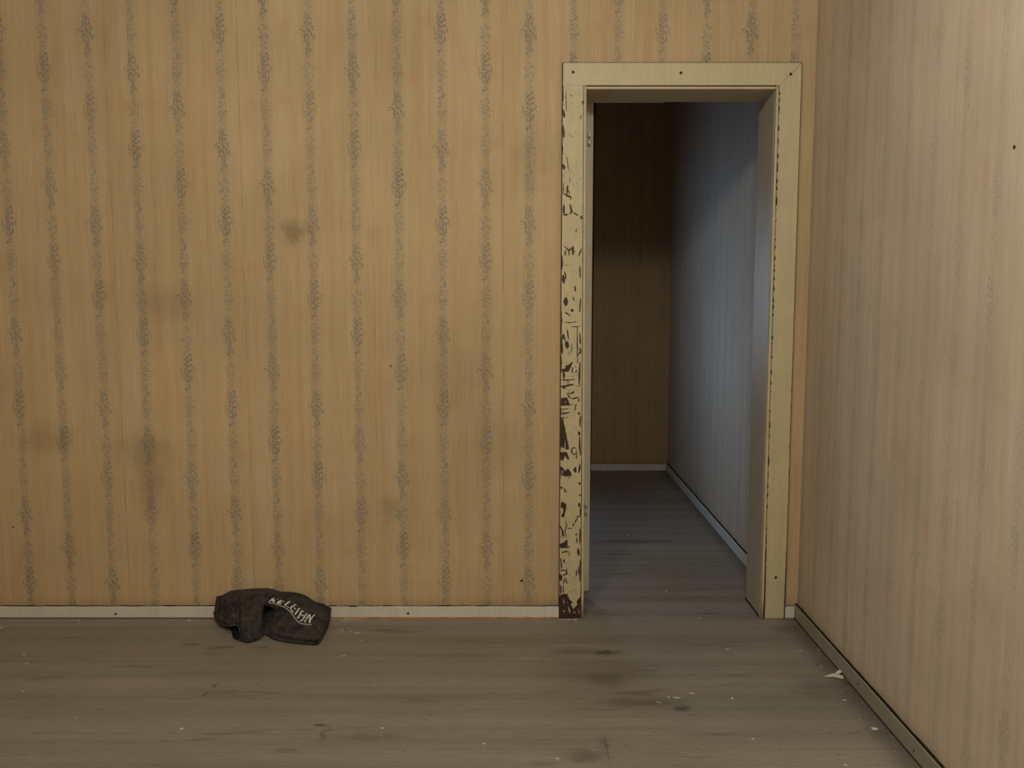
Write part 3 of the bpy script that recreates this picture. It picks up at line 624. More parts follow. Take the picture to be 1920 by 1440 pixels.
# ------------------------------------------------------------------ crumpled garment with painted lettering
GARMENT_GRID = [[[-11477,-240,175],[-11422,-319,130],[-11318,-543,140],[-11224,-706,149],[-11131,-867,158],[-11020,-1022,171],[-10912,-1171,186],[-10785,-1318,209],[-10634,-1478,239],[-10496,-1601,268],[-10380,-1654,288],[-10281,-1656,300],[-10213,-1618,310],[-10124,-1718,317],[-10061,-1737,240],[-9970,-1920,162],[-9823,-2291,88],[-9725,-2497,50],[-9645,-2571,50],[-9559,-2604,50],[-9459,-2616,50],[-9377,-2571,50],[-9286,-2486,50],[-9209,-2348,50],[-9147,-2222,50],[-9114,-2060,50],[-9083,-1958,50],[-9061,-1897,50],[-9023,-1891,50],[-8957,-1956,50],[-8862,-2054,50],[-8720,-2224,50],[-8576,-2333,50],[-8415,-2433,50],[-8240,-2516,50],[-8049,-2591,50],[-7859,-2662,50],[-7678,-2699,50],[-7499,-2733,50],[-7318,-2773,50],[-7137,-2816,50],[-7004,-2816,50],[-6918,-2682,50],[-6889,-2360,57],[-6880,-2032,68],[-6875,-1670,77],[-6884,-1333,104],[-6899,-955,140],[-6934,-569,240],[-6955,-240,408]],[[-11477,-240,178],[-11421,-320,144],[-11318,-540,165],[-11224,-700,188],[-11129,-868,202],[-11019,-1022,217],[-10913,-1164,231],[-10786,-1310,257],[-10635,-1468,289],[-10497,-1592,322],[-10380,-1648,345],[-10283,-1641,354],[-10217,-1600,362],[-10124,-1710,375],[-10062,-1730,302],[-9971,-1909,229],[-9827,-2269,159],[-9729,-2472,125],[-9651,-2543,126],[-9561,-2587,131],[-9465,-2587,126],[-9377,-2561,133],[-9287,-2472,131],[-9210,-2335,130],[-9138,-2245,142],[-9107,-2075,136],[-9090,-1924,116],[-9089,-1789,86],[-9052,-1780,84],[-8982,-1856,90],[-8886,-1961,94],[-8744,-2129,95],[-8598,-2241,96],[-8434,-2351,99],[-8256,-2446,104],[-8062,-2532,109],[-7870,-2608,112],[-7689,-2647,112],[-7510,-2676,108],[-7331,-2707,101],[-7153,-2738,92],[-7021,-2732,86],[-6938,-2583,77],[-6897,-2319,101],[-6882,-2016,115],[-6877,-1659,118],[-6885,-1325,138],[-6900,-950,166],[-6934,-567,255],[-6955,-240,410]],[[-11476,-240,181],[-11420,-321,160],[-11319,-533,195],[-11229,-683,231],[-11131,-857,251],[-11016,-1026,275],[-10910,-1165,290],[-10785,-1307,318],[-10636,-1460,353],[-10502,-1569,384],[-10397,-1589,395],[-10305,-1565,397],[-10226,-1563,420],[-10132,-1677,436],[-10068,-1701,369],[-9978,-1878,304],[-9836,-2230,241],[-9739,-2430,213],[-9661,-2501,214],[-9579,-2516,209],[-9464,-2582,231],[-9397,-2484,210],[-9289,-2453,229],[-9209,-2327,230],[-9140,-2226,236],[-9110,-2054,226],[-9107,-1857,186],[-9129,-1636,122],[-9093,-1626,120],[-9017,-1722,134],[-8909,-1865,156],[-8751,-2092,180],[-8596,-2238,195],[-8429,-2361,202],[-8250,-2461,210],[-8054,-2549,217],[-7863,-2627,221],[-7681,-2671,222],[-7501,-2706,219],[-7321,-2743,211],[-7141,-2782,199],[-7008,-2780,191],[-6926,-2631,177],[-6900,-2300,166],[-6889,-1975,164],[-6882,-1627,161],[-6889,-1300,174],[-6902,-935,194],[-6935,-561,272],[-6955,-240,412]],[[-11476,-240,185],[-11419,-321,177],[-11321,-524,227],[-11238,-649,272],[-11149,-799,286],[-11030,-977,318],[-10921,-1127,339],[-10799,-1257,365],[-10660,-1379,394],[-10536,-1457,417],[-10424,-1494,438],[-10313,-1532,463],[-10232,-1536,487],[-10143,-1635,500],[-10079,-1658,438],[-9990,-1831,380],[-9850,-2174,325],[-9761,-2347,292],[-9677,-2436,303],[-9581,-2499,318],[-9496,-2464,301],[-9382,-2521,340],[-9310,-2371,311],[-9221,-2275,321],[-9141,-2213,340],[-9116,-2025,321],[-9131,-1762,254],[-9185,-1428,146],[-9149,-1416,143],[-9068,-1530,165],[-8956,-1688,194],[-8793,-1927,225],[-8633,-2089,245],[-8461,-2232,259],[-8276,-2348,274],[-8077,-2451,288],[-7883,-2537,296],[-7699,-2583,297],[-7520,-2613,288],[-7343,-2638,272],[-7167,-2660,248],[-7036,-2649,231],[-6954,-2496,211],[-6917,-2212,211],[-6900,-1918,212],[-6891,-1581,203],[-6896,-1264,210],[-6906,-912,222],[-6936,-552,290],[-6955,-240,415]],[[-11476,-240,189],[-11419,-321,196],[-11324,-511,259],[-11253,-600,310],[-11179,-703,311],[-11063,-872,343],[-10955,-1019,365],[-10836,-1136,390],[-10696,-1261,425],[-10556,-1386,470],[-10427,-1479,515],[-10316,-1513,539],[-10243,-1494,553],[-10156,-1584,565],[-10093,-1604,508],[-10006,-1769,455],[-9871,-2096,407],[-9775,-2289,388],[-9697,-2358,393],[-9608,-2398,400],[-9490,-2470,426],[-9418,-2389,410],[-9310,-2359,427],[-9232,-2225,419],[-9153,-2159,434],[-9128,-1971,412],[-9161,-1642,318],[-9249,-1191,164],[-9212,-1177,161],[-9127,-1305,190],[-9009,-1482,228],[-8839,-1747,270],[-8671,-1937,301],[-8491,-2105,323],[-8301,-2242,346],[-8097,-2362,368],[-7899,-2460,381],[-7714,-2513,384],[-7534,-2543,373],[-7358,-2561,350],[-7184,-2572,315],[-7055,-2553,291],[-6973,-2399,265],[-6936,-2115,256],[-6914,-1845,258],[-6902,-1522,243],[-6904,-1219,244],[-6911,-883,250],[-6938,-541,308],[-6955,-240,417]],[[-11476,-240,193],[-11418,-321,215],[-11328,-496,292],[-11264,-561,354],[-11205,-617,343],[-11092,-778,375],[-10983,-927,400],[-10858,-1064,437],[-10702,-1234,494],[-10554,-1382,552],[-10432,-1453,591],[-10329,-1466,608],[-10256,-1444,620],[-10171,-1526,631],[-10109,-1542,578],[-10026,-1694,529],[-9895,-2007,489],[-9804,-2184,471],[-9721,-2268,484],[-9626,-2327,499],[-9520,-2358,509],[-9425,-2352,522],[-9334,-2264,515],[-9251,-2146,511],[-9170,-2089,527],[-9146,-1896,500],[-9194,-1516,385],[-9304,-980,200],[-9268,-968,197],[-9182,-1098,227],[-9063,-1278,268],[-8891,-1548,314],[-8717,-1757,352],[-8530,-1946,380],[-8334,-2103,412],[-8125,-2239,441],[-7923,-2351,459],[-7735,-2412,465],[-7555,-2446,452],[-7379,-2463,425],[-7206,-2467,380],[-7077,-2442,349],[-6994,-2293,320],[-6958,-2004,299],[-6931,-1757,301],[-6916,-1451,282],[-6914,-1166,278],[-6918,-849,277],[-6940,-528,326],[-6955,-240,420]],[[-11476,-240,197],[-11417,-321,234],[-11332,-480,325],[-11262,-560,415],[-11207,-607,404],[-11097,-756,436],[-10985,-914,467],[-10854,-1067,514],[-10702,-1227,572],[-10564,-1343,624],[-10447,-1397,659],[-10344,-1409,675],[-10271,-1387,687],[-10188,-1462,697],[-10127,-1473,648],[-10048,-1610,603],[-9925,-1898,568],[-9835,-2069,555],[-9753,-2148,567],[-9659,-2205,583],[-9548,-2250,599],[-9458,-2228,605],[-9364,-2150,600],[-9281,-2030,594],[-9196,-1985,611],[-9170,-1796,582],[-9225,-1393,457],[-9348,-815,256],[-9310,-803,254],[-9223,-937,287],[-9104,-1117,330],[-8935,-1373,372],[-8761,-1579,408],[-8573,-1773,436],[-8374,-1937,471],[-8162,-2082,505],[-7957,-2202,527],[-7767,-2270,534],[-7584,-2311,521],[-7406,-2332,490],[-7233,-2336,440],[-7105,-2309,402],[-7019,-2168,371],[-6984,-1875,339],[-6952,-1653,341],[-6931,-1370,319],[-6926,-1105,310],[-6925,-811,304],[-6943,-513,344],[-6955,-240,423]],[[-11476,-240,201],[-11417,-321,254],[-11335,-466,360],[-11256,-570,480],[-11197,-630,479],[-11095,-754,506],[-10982,-914,540],[-10858,-1046,584],[-10715,-1177,637],[-10582,-1279,688],[-10468,-1322,723],[-10367,-1325,736],[-10289,-1320,752],[-10208,-1390,763],[-10148,-1397,719],[-10074,-1517,678],[-9959,-1775,645],[-9874,-1929,633],[-9794,-2001,645],[-9701,-2052,659],[-9593,-2089,674],[-9502,-2066,678],[-9407,-1988,672],[-9321,-1880,667],[-9230,-1852,687],[-9201,-1675,660],[-9258,-1263,531],[-9388,-659,321],[-9350,-649,319],[-9262,-785,355],[-9142,-966,399],[-8974,-1218,442],[-8801,-1421,476],[-8614,-1607,499],[-8415,-1766,533],[-8205,-1900,563],[-8001,-2013,584],[-7808,-2088,592],[-7623,-2134,578],[-7443,-2162,545],[-7267,-2174,490],[-7138,-2149,448],[-7049,-2021,416],[-7014,-1731,376],[-6976,-1535,378],[-6949,-1280,354],[-6939,-1037,342],[-6933,-769,331],[-6946,-496,362],[-6955,-240,426]],[[-11474,-244,207],[-11416,-320,274],[-11338,-454,397],[-11258,-560,540],[-11197,-623,545],[-11106,-714,564],[-10993,-872,600],[-10874,-989,642],[-10735,-1107,697],[-10604,-1203,750],[-10499,-1216,777],[-10398,-1218,790],[-10311,-1241,815],[-10232,-1305,827],[-10172,-1311,788],[-10101,-1417,752],[-9996,-1641,721],[-9918,-1774,710],[-9841,-1832,718],[-9752,-1869,729],[-9647,-1893,739],[-9557,-1866,742],[-9460,-1794,736],[-9368,-1703,734],[-9271,-1696,760],[-9237,-1537,735],[-9292,-1129,607],[-9424,-519,395],[-9385,-511,394],[-9297,-646,430],[-9178,-823,476],[-9012,-1066,516],[-8840,-1262,548],[-8655,-1438,565],[-8459,-1586,596],[-8249,-1712,624],[-8051,-1800,635],[-7861,-1858,636],[-7670,-1924,626],[-7488,-1959,592],[-7309,-1980,533],[-7177,-1963,488],[-7085,-1852,456],[-7045,-1576,412],[-7002,-1403,412],[-6969,-1180,388],[-6953,-963,372],[-6941,-722,357],[-6949,-478,380],[-6953,-246,431]],[[-11472,-251,214],[-11416,-319,295],[-11341,-441,435],[-11264,-535,596],[-11204,-594,604],[-11123,-656,616],[-11012,-809,653],[-10895,-919,698],[-10759,-1026,755],[-10630,-1111,809],[-10536,-1090,826],[-10429,-1112,847],[-10338,-1146,876],[-10260,-1203,886],[-10200,-1208,854],[-10133,-1303,824],[-10036,-1498,798],[-9964,-1609,786],[-9892,-1651,791],[-9807,-1672,797],[-9706,-1681,803],[-9617,-1650,803],[-9517,-1585,798],[-9419,-1516,802],[-9318,-1521,828],[-9280,-1373,805],[-9308,-1062,710],[-9373,-687,585],[-9332,-690,587],[-9271,-725,589],[-9182,-794,597],[-9048,-922,598],[-8879,-1105,624],[-8697,-1268,635],[-8503,-1401,660],[-8297,-1512,684],[-8098,-1599,696],[-7915,-1626,684],[-7730,-1662,659],[-7537,-1734,633],[-7356,-1763,570],[-7221,-1755,523],[-7124,-1661,492],[-7078,-1413,447],[-7031,-1260,444],[-6990,-1073,421],[-6969,-883,402],[-6951,-673,384],[-6953,-459,398],[-6951,-255,437]],[[-11469,-259,222],[-11416,-317,315],[-11345,-425,471],[-11272,-504,650],[-11213,-558,662],[-11140,-595,670],[-11033,-736,705],[-10918,-839,751],[-10786,-932,809],[-10662,-1003,864],[-10573,-967,879],[-10458,-1009,907],[-10370,-1033,931],[-10296,-1080,941],[-10235,-1086,916],[-10171,-1170,893],[-10081,-1339,872],[-10014,-1431,862],[-9946,-1460,864],[-9865,-1469,867],[-9767,-1465,869],[-9677,-1432,868],[-9574,-1377,865],[-9475,-1306,865],[-9390,-1254,868],[-9339,-1153,857],[-9295,-1094,852],[-9264,-1062,850],[-9225,-1058,850],[-9167,-1087,851],[-9085,-1132,854],[-8983,-1144,815],[-8870,-1122,767],[-8728,-1135,721],[-8546,-1225,731],[-8344,-1313,748],[-8148,-1386,755],[-7959,-1430,749],[-7783,-1426,706],[-7596,-1471,665],[-7406,-1532,605],[-7269,-1530,555],[-7167,-1456,525],[-7112,-1247,484],[-7062,-1108,475],[-7012,-960,453],[-6985,-799,432],[-6961,-620,409],[-6956,-438,417],[-6949,-265,444]],[[-11466,-267,229],[-11416,-315,336],[-11350,-405,508],[-11281,-469,704],[-11225,-517,719],[-11158,-534,724],[-11058,-655,755],[-10945,-748,803],[-10818,-825,861],[-10699,-878,915],[-10612,-834,931],[-10493,-888,963],[-10408,-902,982],[-10336,-939,991],[-10275,-945,973],[-10214,-1016,956],[-10132,-1159,941],[-10070,-1234,934],[-10005,-1255,936],[-9925,-1256,937],[-9828,-1247,938],[-9737,-1217,938],[-9630,-1172,937],[-9528,-1109,936],[-9443,-1055,935],[-9381,-990,933],[-9332,-949,932],[-9299,-924,931],[-9260,-919,930],[-9205,-937,930],[-9126,-969,931],[-9007,-1042,916],[-8875,-1090,894],[-8726,-1130,857],[-8559,-1160,846],[-8372,-1189,843],[-8187,-1216,835],[-8004,-1231,817],[-7823,-1245,777],[-7651,-1219,704],[-7458,-1289,640],[-7319,-1296,586],[-7213,-1234,554],[-7147,-1077,521],[-7093,-953,508],[-7036,-841,484],[-7002,-711,461],[-6971,-565,435],[-6960,-416,435],[-6947,-275,450]],[[-11463,-275,237],[-11416,-313,357],[-11356,-382,544],[-11292,-431,758],[-11238,-470,775],[-11176,-473,780],[-11084,-567,804],[-10975,-649,853],[-10854,-707,911],[-10740,-741,963],[-10653,-696,983],[-10534,-751,1015],[-10450,-758,1031],[-10381,-785,1039],[-10320,-791,1027],[-10263,-847,1016],[-10190,-958,1007],[-10133,-1016,1002],[-10068,-1031,1005],[-9988,-1031,1007],[-9890,-1023,1010],[-9797,-1000,1011],[-9686,-966,1012],[-9578,-920,1014],[-9489,-880,1015],[-9423,-829,1013],[-9375,-784,1008],[-9343,-753,1003],[-9303,-752,1004],[-9244,-783,1010],[-9162,-825,1017],[-9048,-878,998],[-8920,-910,970],[-8773,-939,928],[-8605,-969,919],[-8417,-999,918],[-8232,-1017,907],[-8050,-1028,886],[-7868,-1043,844],[-7686,-1058,781],[-7513,-1035,673],[-7367,-1066,623],[-7260,-1007,585],[-7187,-882,552],[-7123,-802,543],[-7060,-717,515],[-7020,-618,490],[-6982,-507,460],[-6964,-394,453],[-6945,-286,457]],[[-11460,-284,245],[-11416,-310,378],[-11363,-357,579],[-11304,-389,812],[-11253,-417,830],[-11193,-414,838],[-11111,-475,853],[-11007,-544,902],[-10892,-581,959],[-10784,-595,1010],[-10694,-554,1036],[-10579,-597,1063],[-10498,-595,1075],[-10429,-622,1086],[-10362,-641,1086],[-10309,-684,1082],[-10250,-747,1072],[-10199,-784,1069],[-10136,-794,1073],[-10055,-795,1077],[-9955,-791,1082],[-9858,-776,1086],[-9743,-755,1089],[-9631,-725,1093],[-9540,-689,1092],[-9474,-635,1085],[-9414,-632,1091],[-9373,-631,1096],[-9332,-634,1098],[-9278,-646,1099],[-9202,-665,1101],[-9093,-699,1079],[-8967,-721,1047],[-8821,-741,1000],[-8652,-774,993],[-8457,-826,1001],[-8273,-838,990],[-8092,-842,966],[-7910,-853,918],[-7727,-868,849],[-7547,-874,745],[-7411,-856,670],[-7299,-821,634],[-7223,-707,593],[-7155,-644,578],[-7086,-590,547],[-7039,-523,519],[-6994,-447,486],[-6969,-370,471],[-6943,-297,465]],[[-11457,-292,253],[-11417,-306,399],[-11370,-330,615],[-11316,-346,866],[-11269,-361,885],[-11210,-355,897],[-11139,-384,904],[-11040,-434,951],[-10930,-452,1009],[-10824,-461,1064],[-10715,-479,1114],[-10599,-522,1141],[-10518,-521,1152],[-10453,-533,1161],[-10392,-534,1161],[-10350,-540,1156],[-10311,-538,1141],[-10271,-534,1134],[-10210,-534,1137],[-10129,-532,1141],[-10029,-529,1148],[-9928,-524,1154],[-9808,-518,1161],[-9691,-499,1165],[-9591,-494,1171],[-9507,-502,1181],[-9448,-497,1183],[-9409,-491,1184],[-9369,-486,1184],[-9318,-488,1183],[-9245,-496,1184],[-9139,-513,1159],[-9015,-524,1124],[-8872,-535,1072],[-8704,-558,1063],[-8508,-612,1074],[-8322,-628,1065],[-8139,-634,1040],[-7958,-636,986],[-7777,-639,908],[-7596,-643,794],[-7457,-637,716],[-7342,-611,676],[-7255,-548,641],[-7185,-496,618],[-7112,-458,578],[-7058,-423,547],[-7006,-385,511],[-6973,-346,490],[-6940,-308,472]],[[-11454,-300,261],[-11418,-300,419],[-11379,-300,650],[-11329,-300,921],[-11287,-300,939],[-11225,-300,958],[-11164,-300,958],[-11074,-320,1000],[-10970,-320,1059],[-10866,-320,1117],[-10762,-320,1164],[-10660,-320,1177],[-10578,-320,1187],[-10516,-320,1194],[-10455,-320,1202],[-10414,-320,1207],[-10373,-320,1211],[-10332,-320,1214],[-10271,-320,1220],[-10189,-320,1227],[-10086,-320,1236],[-9984,-320,1243],[-9861,-320,1250],[-9739,-320,1256],[-9636,-320,1261],[-9555,-320,1262],[-9493,-320,1264],[-9453,-320,1265],[-9412,-320,1266],[-9361,-320,1267],[-9289,-320,1268],[-9188,-320,1240],[-9066,-320,1202],[-8925,-320,1145],[-8761,-322,1130],[-8575,-333,1127],[-8390,-339,1116],[-8206,-344,1090],[-8023,-347,1032],[-7841,-348,947],[-7660,-347,822],[-7520,-344,740],[-7399,-340,700],[-7300,-329,671],[-7220,-322,651],[-7139,-320,609],[-7079,-320,575],[-7018,-320,536],[-6978,-320,508],[-6938,-320,480]]]
GARMENT_STROKES = [[3.8,[[-9147,-934,943],[-9072,-882,995],[-9002,-785,1033]]],[3.0,[[-9019,-792,1032],[-8970,-789,1025]]],[3.4,[[-9071,-885,994],[-8994,-893,989],[-8939,-852,995]]],[3.8,[[-9012,-895,990],[-8936,-965,952]]],[2.4,[[-9006,-971,956],[-8926,-966,950]]],[2.4,[[-8869,-781,1001],[-8845,-799,989]]],[4.6,[[-8834,-985,926],[-8769,-894,941],[-8695,-824,964]]],[3.6,[[-8833,-989,925],[-8747,-983,908],[-8653,-1018,896]]],[2.2,[[-8674,-872,945],[-8574,-871,939]]],[2.8,[[-8767,-903,938],[-8696,-937,924]]],[4.6,[[-8531,-1100,872],[-8452,-1008,911],[-8380,-862,934]]],[2.0,[[-8530,-1104,870],[-8413,-1175,848],[-8307,-1231,817]]],[5.0,[[-8275,-1234,818],[-8204,-1164,857],[-8137,-1063,882]]],[4.0,[[-8271,-1240,814],[-8206,-1343,762],[-8102,-1484,730]]],[3.2,[[-8143,-1221,833],[-8055,-1323,786]]],[3.4,[[-8146,-1064,882],[-8082,-1107,866]]],[5.0,[[-8017,-1622,696],[-7978,-1443,747],[-7932,-1231,804]]],[4.6,[[-7862,-1792,645],[-7842,-1556,687],[-7820,-1347,748]]],[3.0,[[-7920,-1753,652],[-7860,-1799,644],[-7814,-1815,644]]],[3.2,[[-7824,-1350,749],[-7747,-1350,715]]],[3.6,[[-7799,-1559,675],[-7680,-1648,660]]],[4.2,[[-7620,-1383,671],[-7637,-1651,658],[-7658,-1884,632],[-7703,-2007,613]]],[2.8,[[-7752,-1993,616],[-7689,-2014,610]]],[4.0,[[-7564,-2087,582],[-7541,-1803,627],[-7523,-1453,651]]],[6.0,[[-7516,-1430,650],[-7440,-1737,602],[-7378,-2051,546]]],[3.8,[[-7399,-1815,581],[-7383,-1578,593],[-7349,-1303,593]]],[2.2,[[-9149,-979,920],[-8997,-1031,925],[-8840,-1059,901],[-8635,-1136,853],[-8439,-1224,795],[-8266,-1382,738],[-8119,-1584,697],[-7986,-1784,645],[-7833,-2021,608],[-7711,-2134,582],[-7565,-2188,558],[-7435,-2178,540],[-7302,-2127,510]]],[2.0,[[-7890,-2332,482],[-7871,-2362,469]]]]
GARMENT_HEM = [[-11330,-329,908],[-11223,-471,801],[-11191,-586,653],[-11261,-582,420],[-11419,-341,184],[-11295,-604,134],[-11058,-991,155],[-10721,-1412,223],[-10442,-1665,289],[-10280,-1678,305],[-10182,-1674,324],[-10077,-1765,287],[-9969,-1942,173],[-9898,-2127,44],[-9821,-2517,40]]
GARMENT_LINING = [[[-10596,-1100,122],[-10589,-894,43],[-10526,-861,30],[-10452,-861,30],[-10367,-894,43],[-10229,-1100,122],[-10156,-1100,122]],[[-10490,-1350,86],[-10464,-1220,30],[-10391,-1235,30],[-10319,-1249,30],[-10247,-1263,30],[-10152,-1350,58],[-10084,-1350,53]],[[-10385,-1600,52],[-10331,-1573,30],[-10260,-1601,30],[-10189,-1628,30],[-10119,-1656,30],[-10048,-1684,30],[-9977,-1712,30]],[[-10271,-1877,30],[-10201,-1918,30],[-10132,-1959,30],[-10063,-2000,30],[-9993,-2040,30],[-9925,-2081,30],[-9856,-2122,30]],[[-10142,-2202,30],[-10074,-2256,30],[-10006,-2309,30],[-9939,-2363,30],[-9871,-2416,30],[-9804,-2469,30],[-9737,-2522,30]]]

def cloth_material():
    N = Nodes('dusty_black_cloth', 0.85, 0.25)
    n1 = N.noise(N.co, 22.0, 6, 0.65)
    n2 = N.noise(N.co, 110.0, 4, 0.6)
    n3 = N.noise(N.co, 420.0, 2)
    c = N.mix(N.ramp(n1, 0.32, 0.68), lin(34, 32, 31), lin(74, 69, 62))
    c = N.mix(N.mul(N.ramp(n2, 0.5, 0.75), 0.5), c, lin(108, 98, 88))
    c = N.mix(N.mul(N.ramp(n3, 0.6, 0.8), 0.25), c, lin(120, 110, 96))
    N.bump(N.add(n1, N.add(N.mul(n2, 0.45), N.mul(n3, 0.1))), 0.8, 0.010)
    return N.base(c)
MAT_CLOTH = cloth_material()
MAT_LINING = plain('black_lining', (30, 29, 33), 0.9, 0.2, 0.4, 60)
MAT_HEM = plain('scuffed_black_hem', (84, 78, 70), 0.75, 0.3, 0.4, 90)
MAT_LETTER = plain('chalky_white_paint', (222, 220, 216), 0.7, 0.2, 0.1, 200)
GO = Vector((-0.92, -0.13, 0.0))
garment = empty('crumpled_garment', GO, label='crumpled black cloth garment with white lettering slumped against the skirting', category='garment')
def catmull(p0, p1, p2, p3, t):
    return 0.5 * ((2 * p1) + (p2 - p0) * t + (2 * p0 - 5 * p1 + 4 * p2 - p3) * t * t + (3 * p1 - p0 - 3 * p2 + p3) * t ** 3)
def refine(rows, k):
    out = []
    for r in rows:
        n, q = len(r), []
        for i in range(n - 1):
            for s in range(k): q.append(catmull(r[max(i - 1, 0)], r[i], r[i + 1], r[min(i + 2, n - 1)], s / k))
        q.append(r[-1]); out.append(q)
    return out
def transpose(r): return [list(c) for c in zip(*r)]
grid = [[Vector(p) / 1e4 for p in r] for r in GARMENT_GRID]
grid = transpose(refine(transpose(refine(grid, 3)), 3))
NR, NC = len(grid), len(grid[0])
from mathutils import noise as mnoise
verts = []
for j, r in enumerate(grid):
    for i, p in enumerate(r):
        e = min(1.0, 6 * j / NR, 6 * (NR - 1 - j) / NR, 6 * i / NC, 6 * (NC - 1 - i) / NC)
        q = p.copy()
        a = mnoise.fractal(p * 26, 0.8, 2.1, 4) * 0.0045 + abs(mnoise.noise(Vector((p.x * 30 + p.z * 40, p.z * 60 - p.x * 12, p.y * 20)))) * 0.010 + abs(mnoise.noise(Vector((p.x * 70 - p.z * 90, p.z * 120, p.y * 60 + 4)))) * 0.004
        q += Vector((0, -0.75, 0.6)) * a * e
        q.z = max(q.z, 0.003); q.y = min(q.y, -0.0215)
        verts.append(q - GO)
faces = [(j * NC + i, j * NC + i + 1, (j + 1) * NC + i + 1, (j + 1) * NC + i) for j in range(NR - 1) for i in range(NC - 1)]
body = mesh_obj('body', verts, faces, MAT_CLOTH, garment, smooth=True)
bvh = BVHTree.FromPolygons([v.co.copy() for v in body.data.vertices], [tuple(p.vertices) for p in body.data.polygons])
so = body.modifiers.new('thickness', 'SOLIDIFY'); so.thickness = 0.0025; so.offset = -1.0
lin_pts = [[Vector(p) / 1e4 - GO for p in r] for r in GARMENT_LINING]
lin_pts = transpose(refine(transpose(refine(lin_pts, 3)), 3))
lr, lc = len(lin_pts), len(lin_pts[0])
lv = [q + Vector((0, 0.0025 * math.sin(i * 1.3), 0)) for r in lin_pts for i, q in enumerate(r)]
mesh_obj('lining', lv, [(j * lc + i, j * lc + i + 1, (j + 1) * lc + i + 1, (j + 1) * lc + i) for j in range(lr - 1) for i in range(lc - 1)], MAT_LINING, garment, smooth=True)
hp = [Vector(p) / 1e4 - GO for p in GARMENT_HEM]
hp = refine([hp], 5)[0]
tube('hem', hp, 0.0017, MAT_HEM, garment)
# right-hand and front edge seams follow the border of the cloth
edge = [verts[i] + Vector((0, -0.001, 0.0012)) for i in range(int(NC * 0.37), NC, 2)]
tube('hem', edge, 0.0016, MAT_CLOTH, garment)
DIRV = Vector((-0.2277, 0.9133, -0.3377)).normalized()
def ribbon(v, f, pts, w):
    pts = [Vector(p) / 1e4 - GO for p in pts]
    pts = refine([pts], 8)[0]
    k0 = None
    for i, p in enumerate(pts):
        d = (pts[min(i + 1, len(pts) - 1)] - pts[max(i - 1, 0)]).normalized()
        s = d.cross(DIRV).normalized()
        t = i / (len(pts) - 1)
        hw = w / 2 * (0.72 + 0.28 * math.sin(math.pi * min(max(t, .12), .88)))
        for sg in (-1, 0, 1):
            q = p + s * sg * hw
            hit = bvh.ray_cast(q - DIRV * 0.15, DIRV)[0]
            v.append((hit if hit else q) - DIRV * 0.0011)
        k = len(v) - 3
        if k0 is not None: f.append((k0, k0 + 1, k + 1, k)); f.append((k0 + 1, k0 + 2, k + 2, k + 1))
        k0 = k
lv, lf = [], []
for w, pts in GARMENT_STROKES[:-2]: ribbon(lv, lf, pts, w * 1.18 / 1000)
mesh_obj('lettering', lv, lf, MAT_LETTER, garment)['label'] = 'white hand painted letters RELEIHN'
lv, lf = [], []
ribbon(lv, lf, GARMENT_STROKES[-2][1], GARMENT_STROKES[-2][0] / 1000)
mesh_obj('underline', lv, lf, MAT_LETTER, garment)['label'] = 'white curved line under the letters'

# ------------------------------------------------------------------ paint flakes and scraps on the floor
def flake(name, label, cat, x, y, L, W, rot, curl=0.15, mat=None, seed=1, z=0.0, thick=0.0008):
    rnd = random.Random(seed)
    n = 9
    out = []
    for i in range(n):
        a = 2 * math.pi * i / n
        r = rnd.uniform(0.72, 1.08)
        out.append((math.cos(a) * L / 2 * r, math.sin(a) * W / 2 * r))
    rings = (1.0, 0.55)
    v, f = [], []
    for top in (1, 0):
        for s in rings:
            for px, py in out:
                zz = 0.0006 + curl * (2 * px * s / L) ** 2 * L * 0.5 + (thick if top else 0)
                v.append((px * s, py * s, zz))
        v.append((0, 0, 0.0006 + (thick if top else 0)))
    m = 2 * n + 1
    for t in (0, 1):
        b = t * m
        for i in range(n):
            f.append((b + i, b + (i + 1) % n, b + n + (i + 1) % n, b + n + i))
            f.append((b + n + i, b + n + (i + 1) % n, b + 2 * n))
    for i in range(n): f.append((i, (i + 1) % n, m + (i + 1) % n, m + i))
    o = mesh_obj(name, v, f, mat or MAT_SLIVER)
    o.location = (x, y, z); o.rotation_euler = (0, 0, math.radians(rot))
    o['label'] = label; o['category'] = cat; o['group'] = 'paint chips scattered on the floor'
    return o
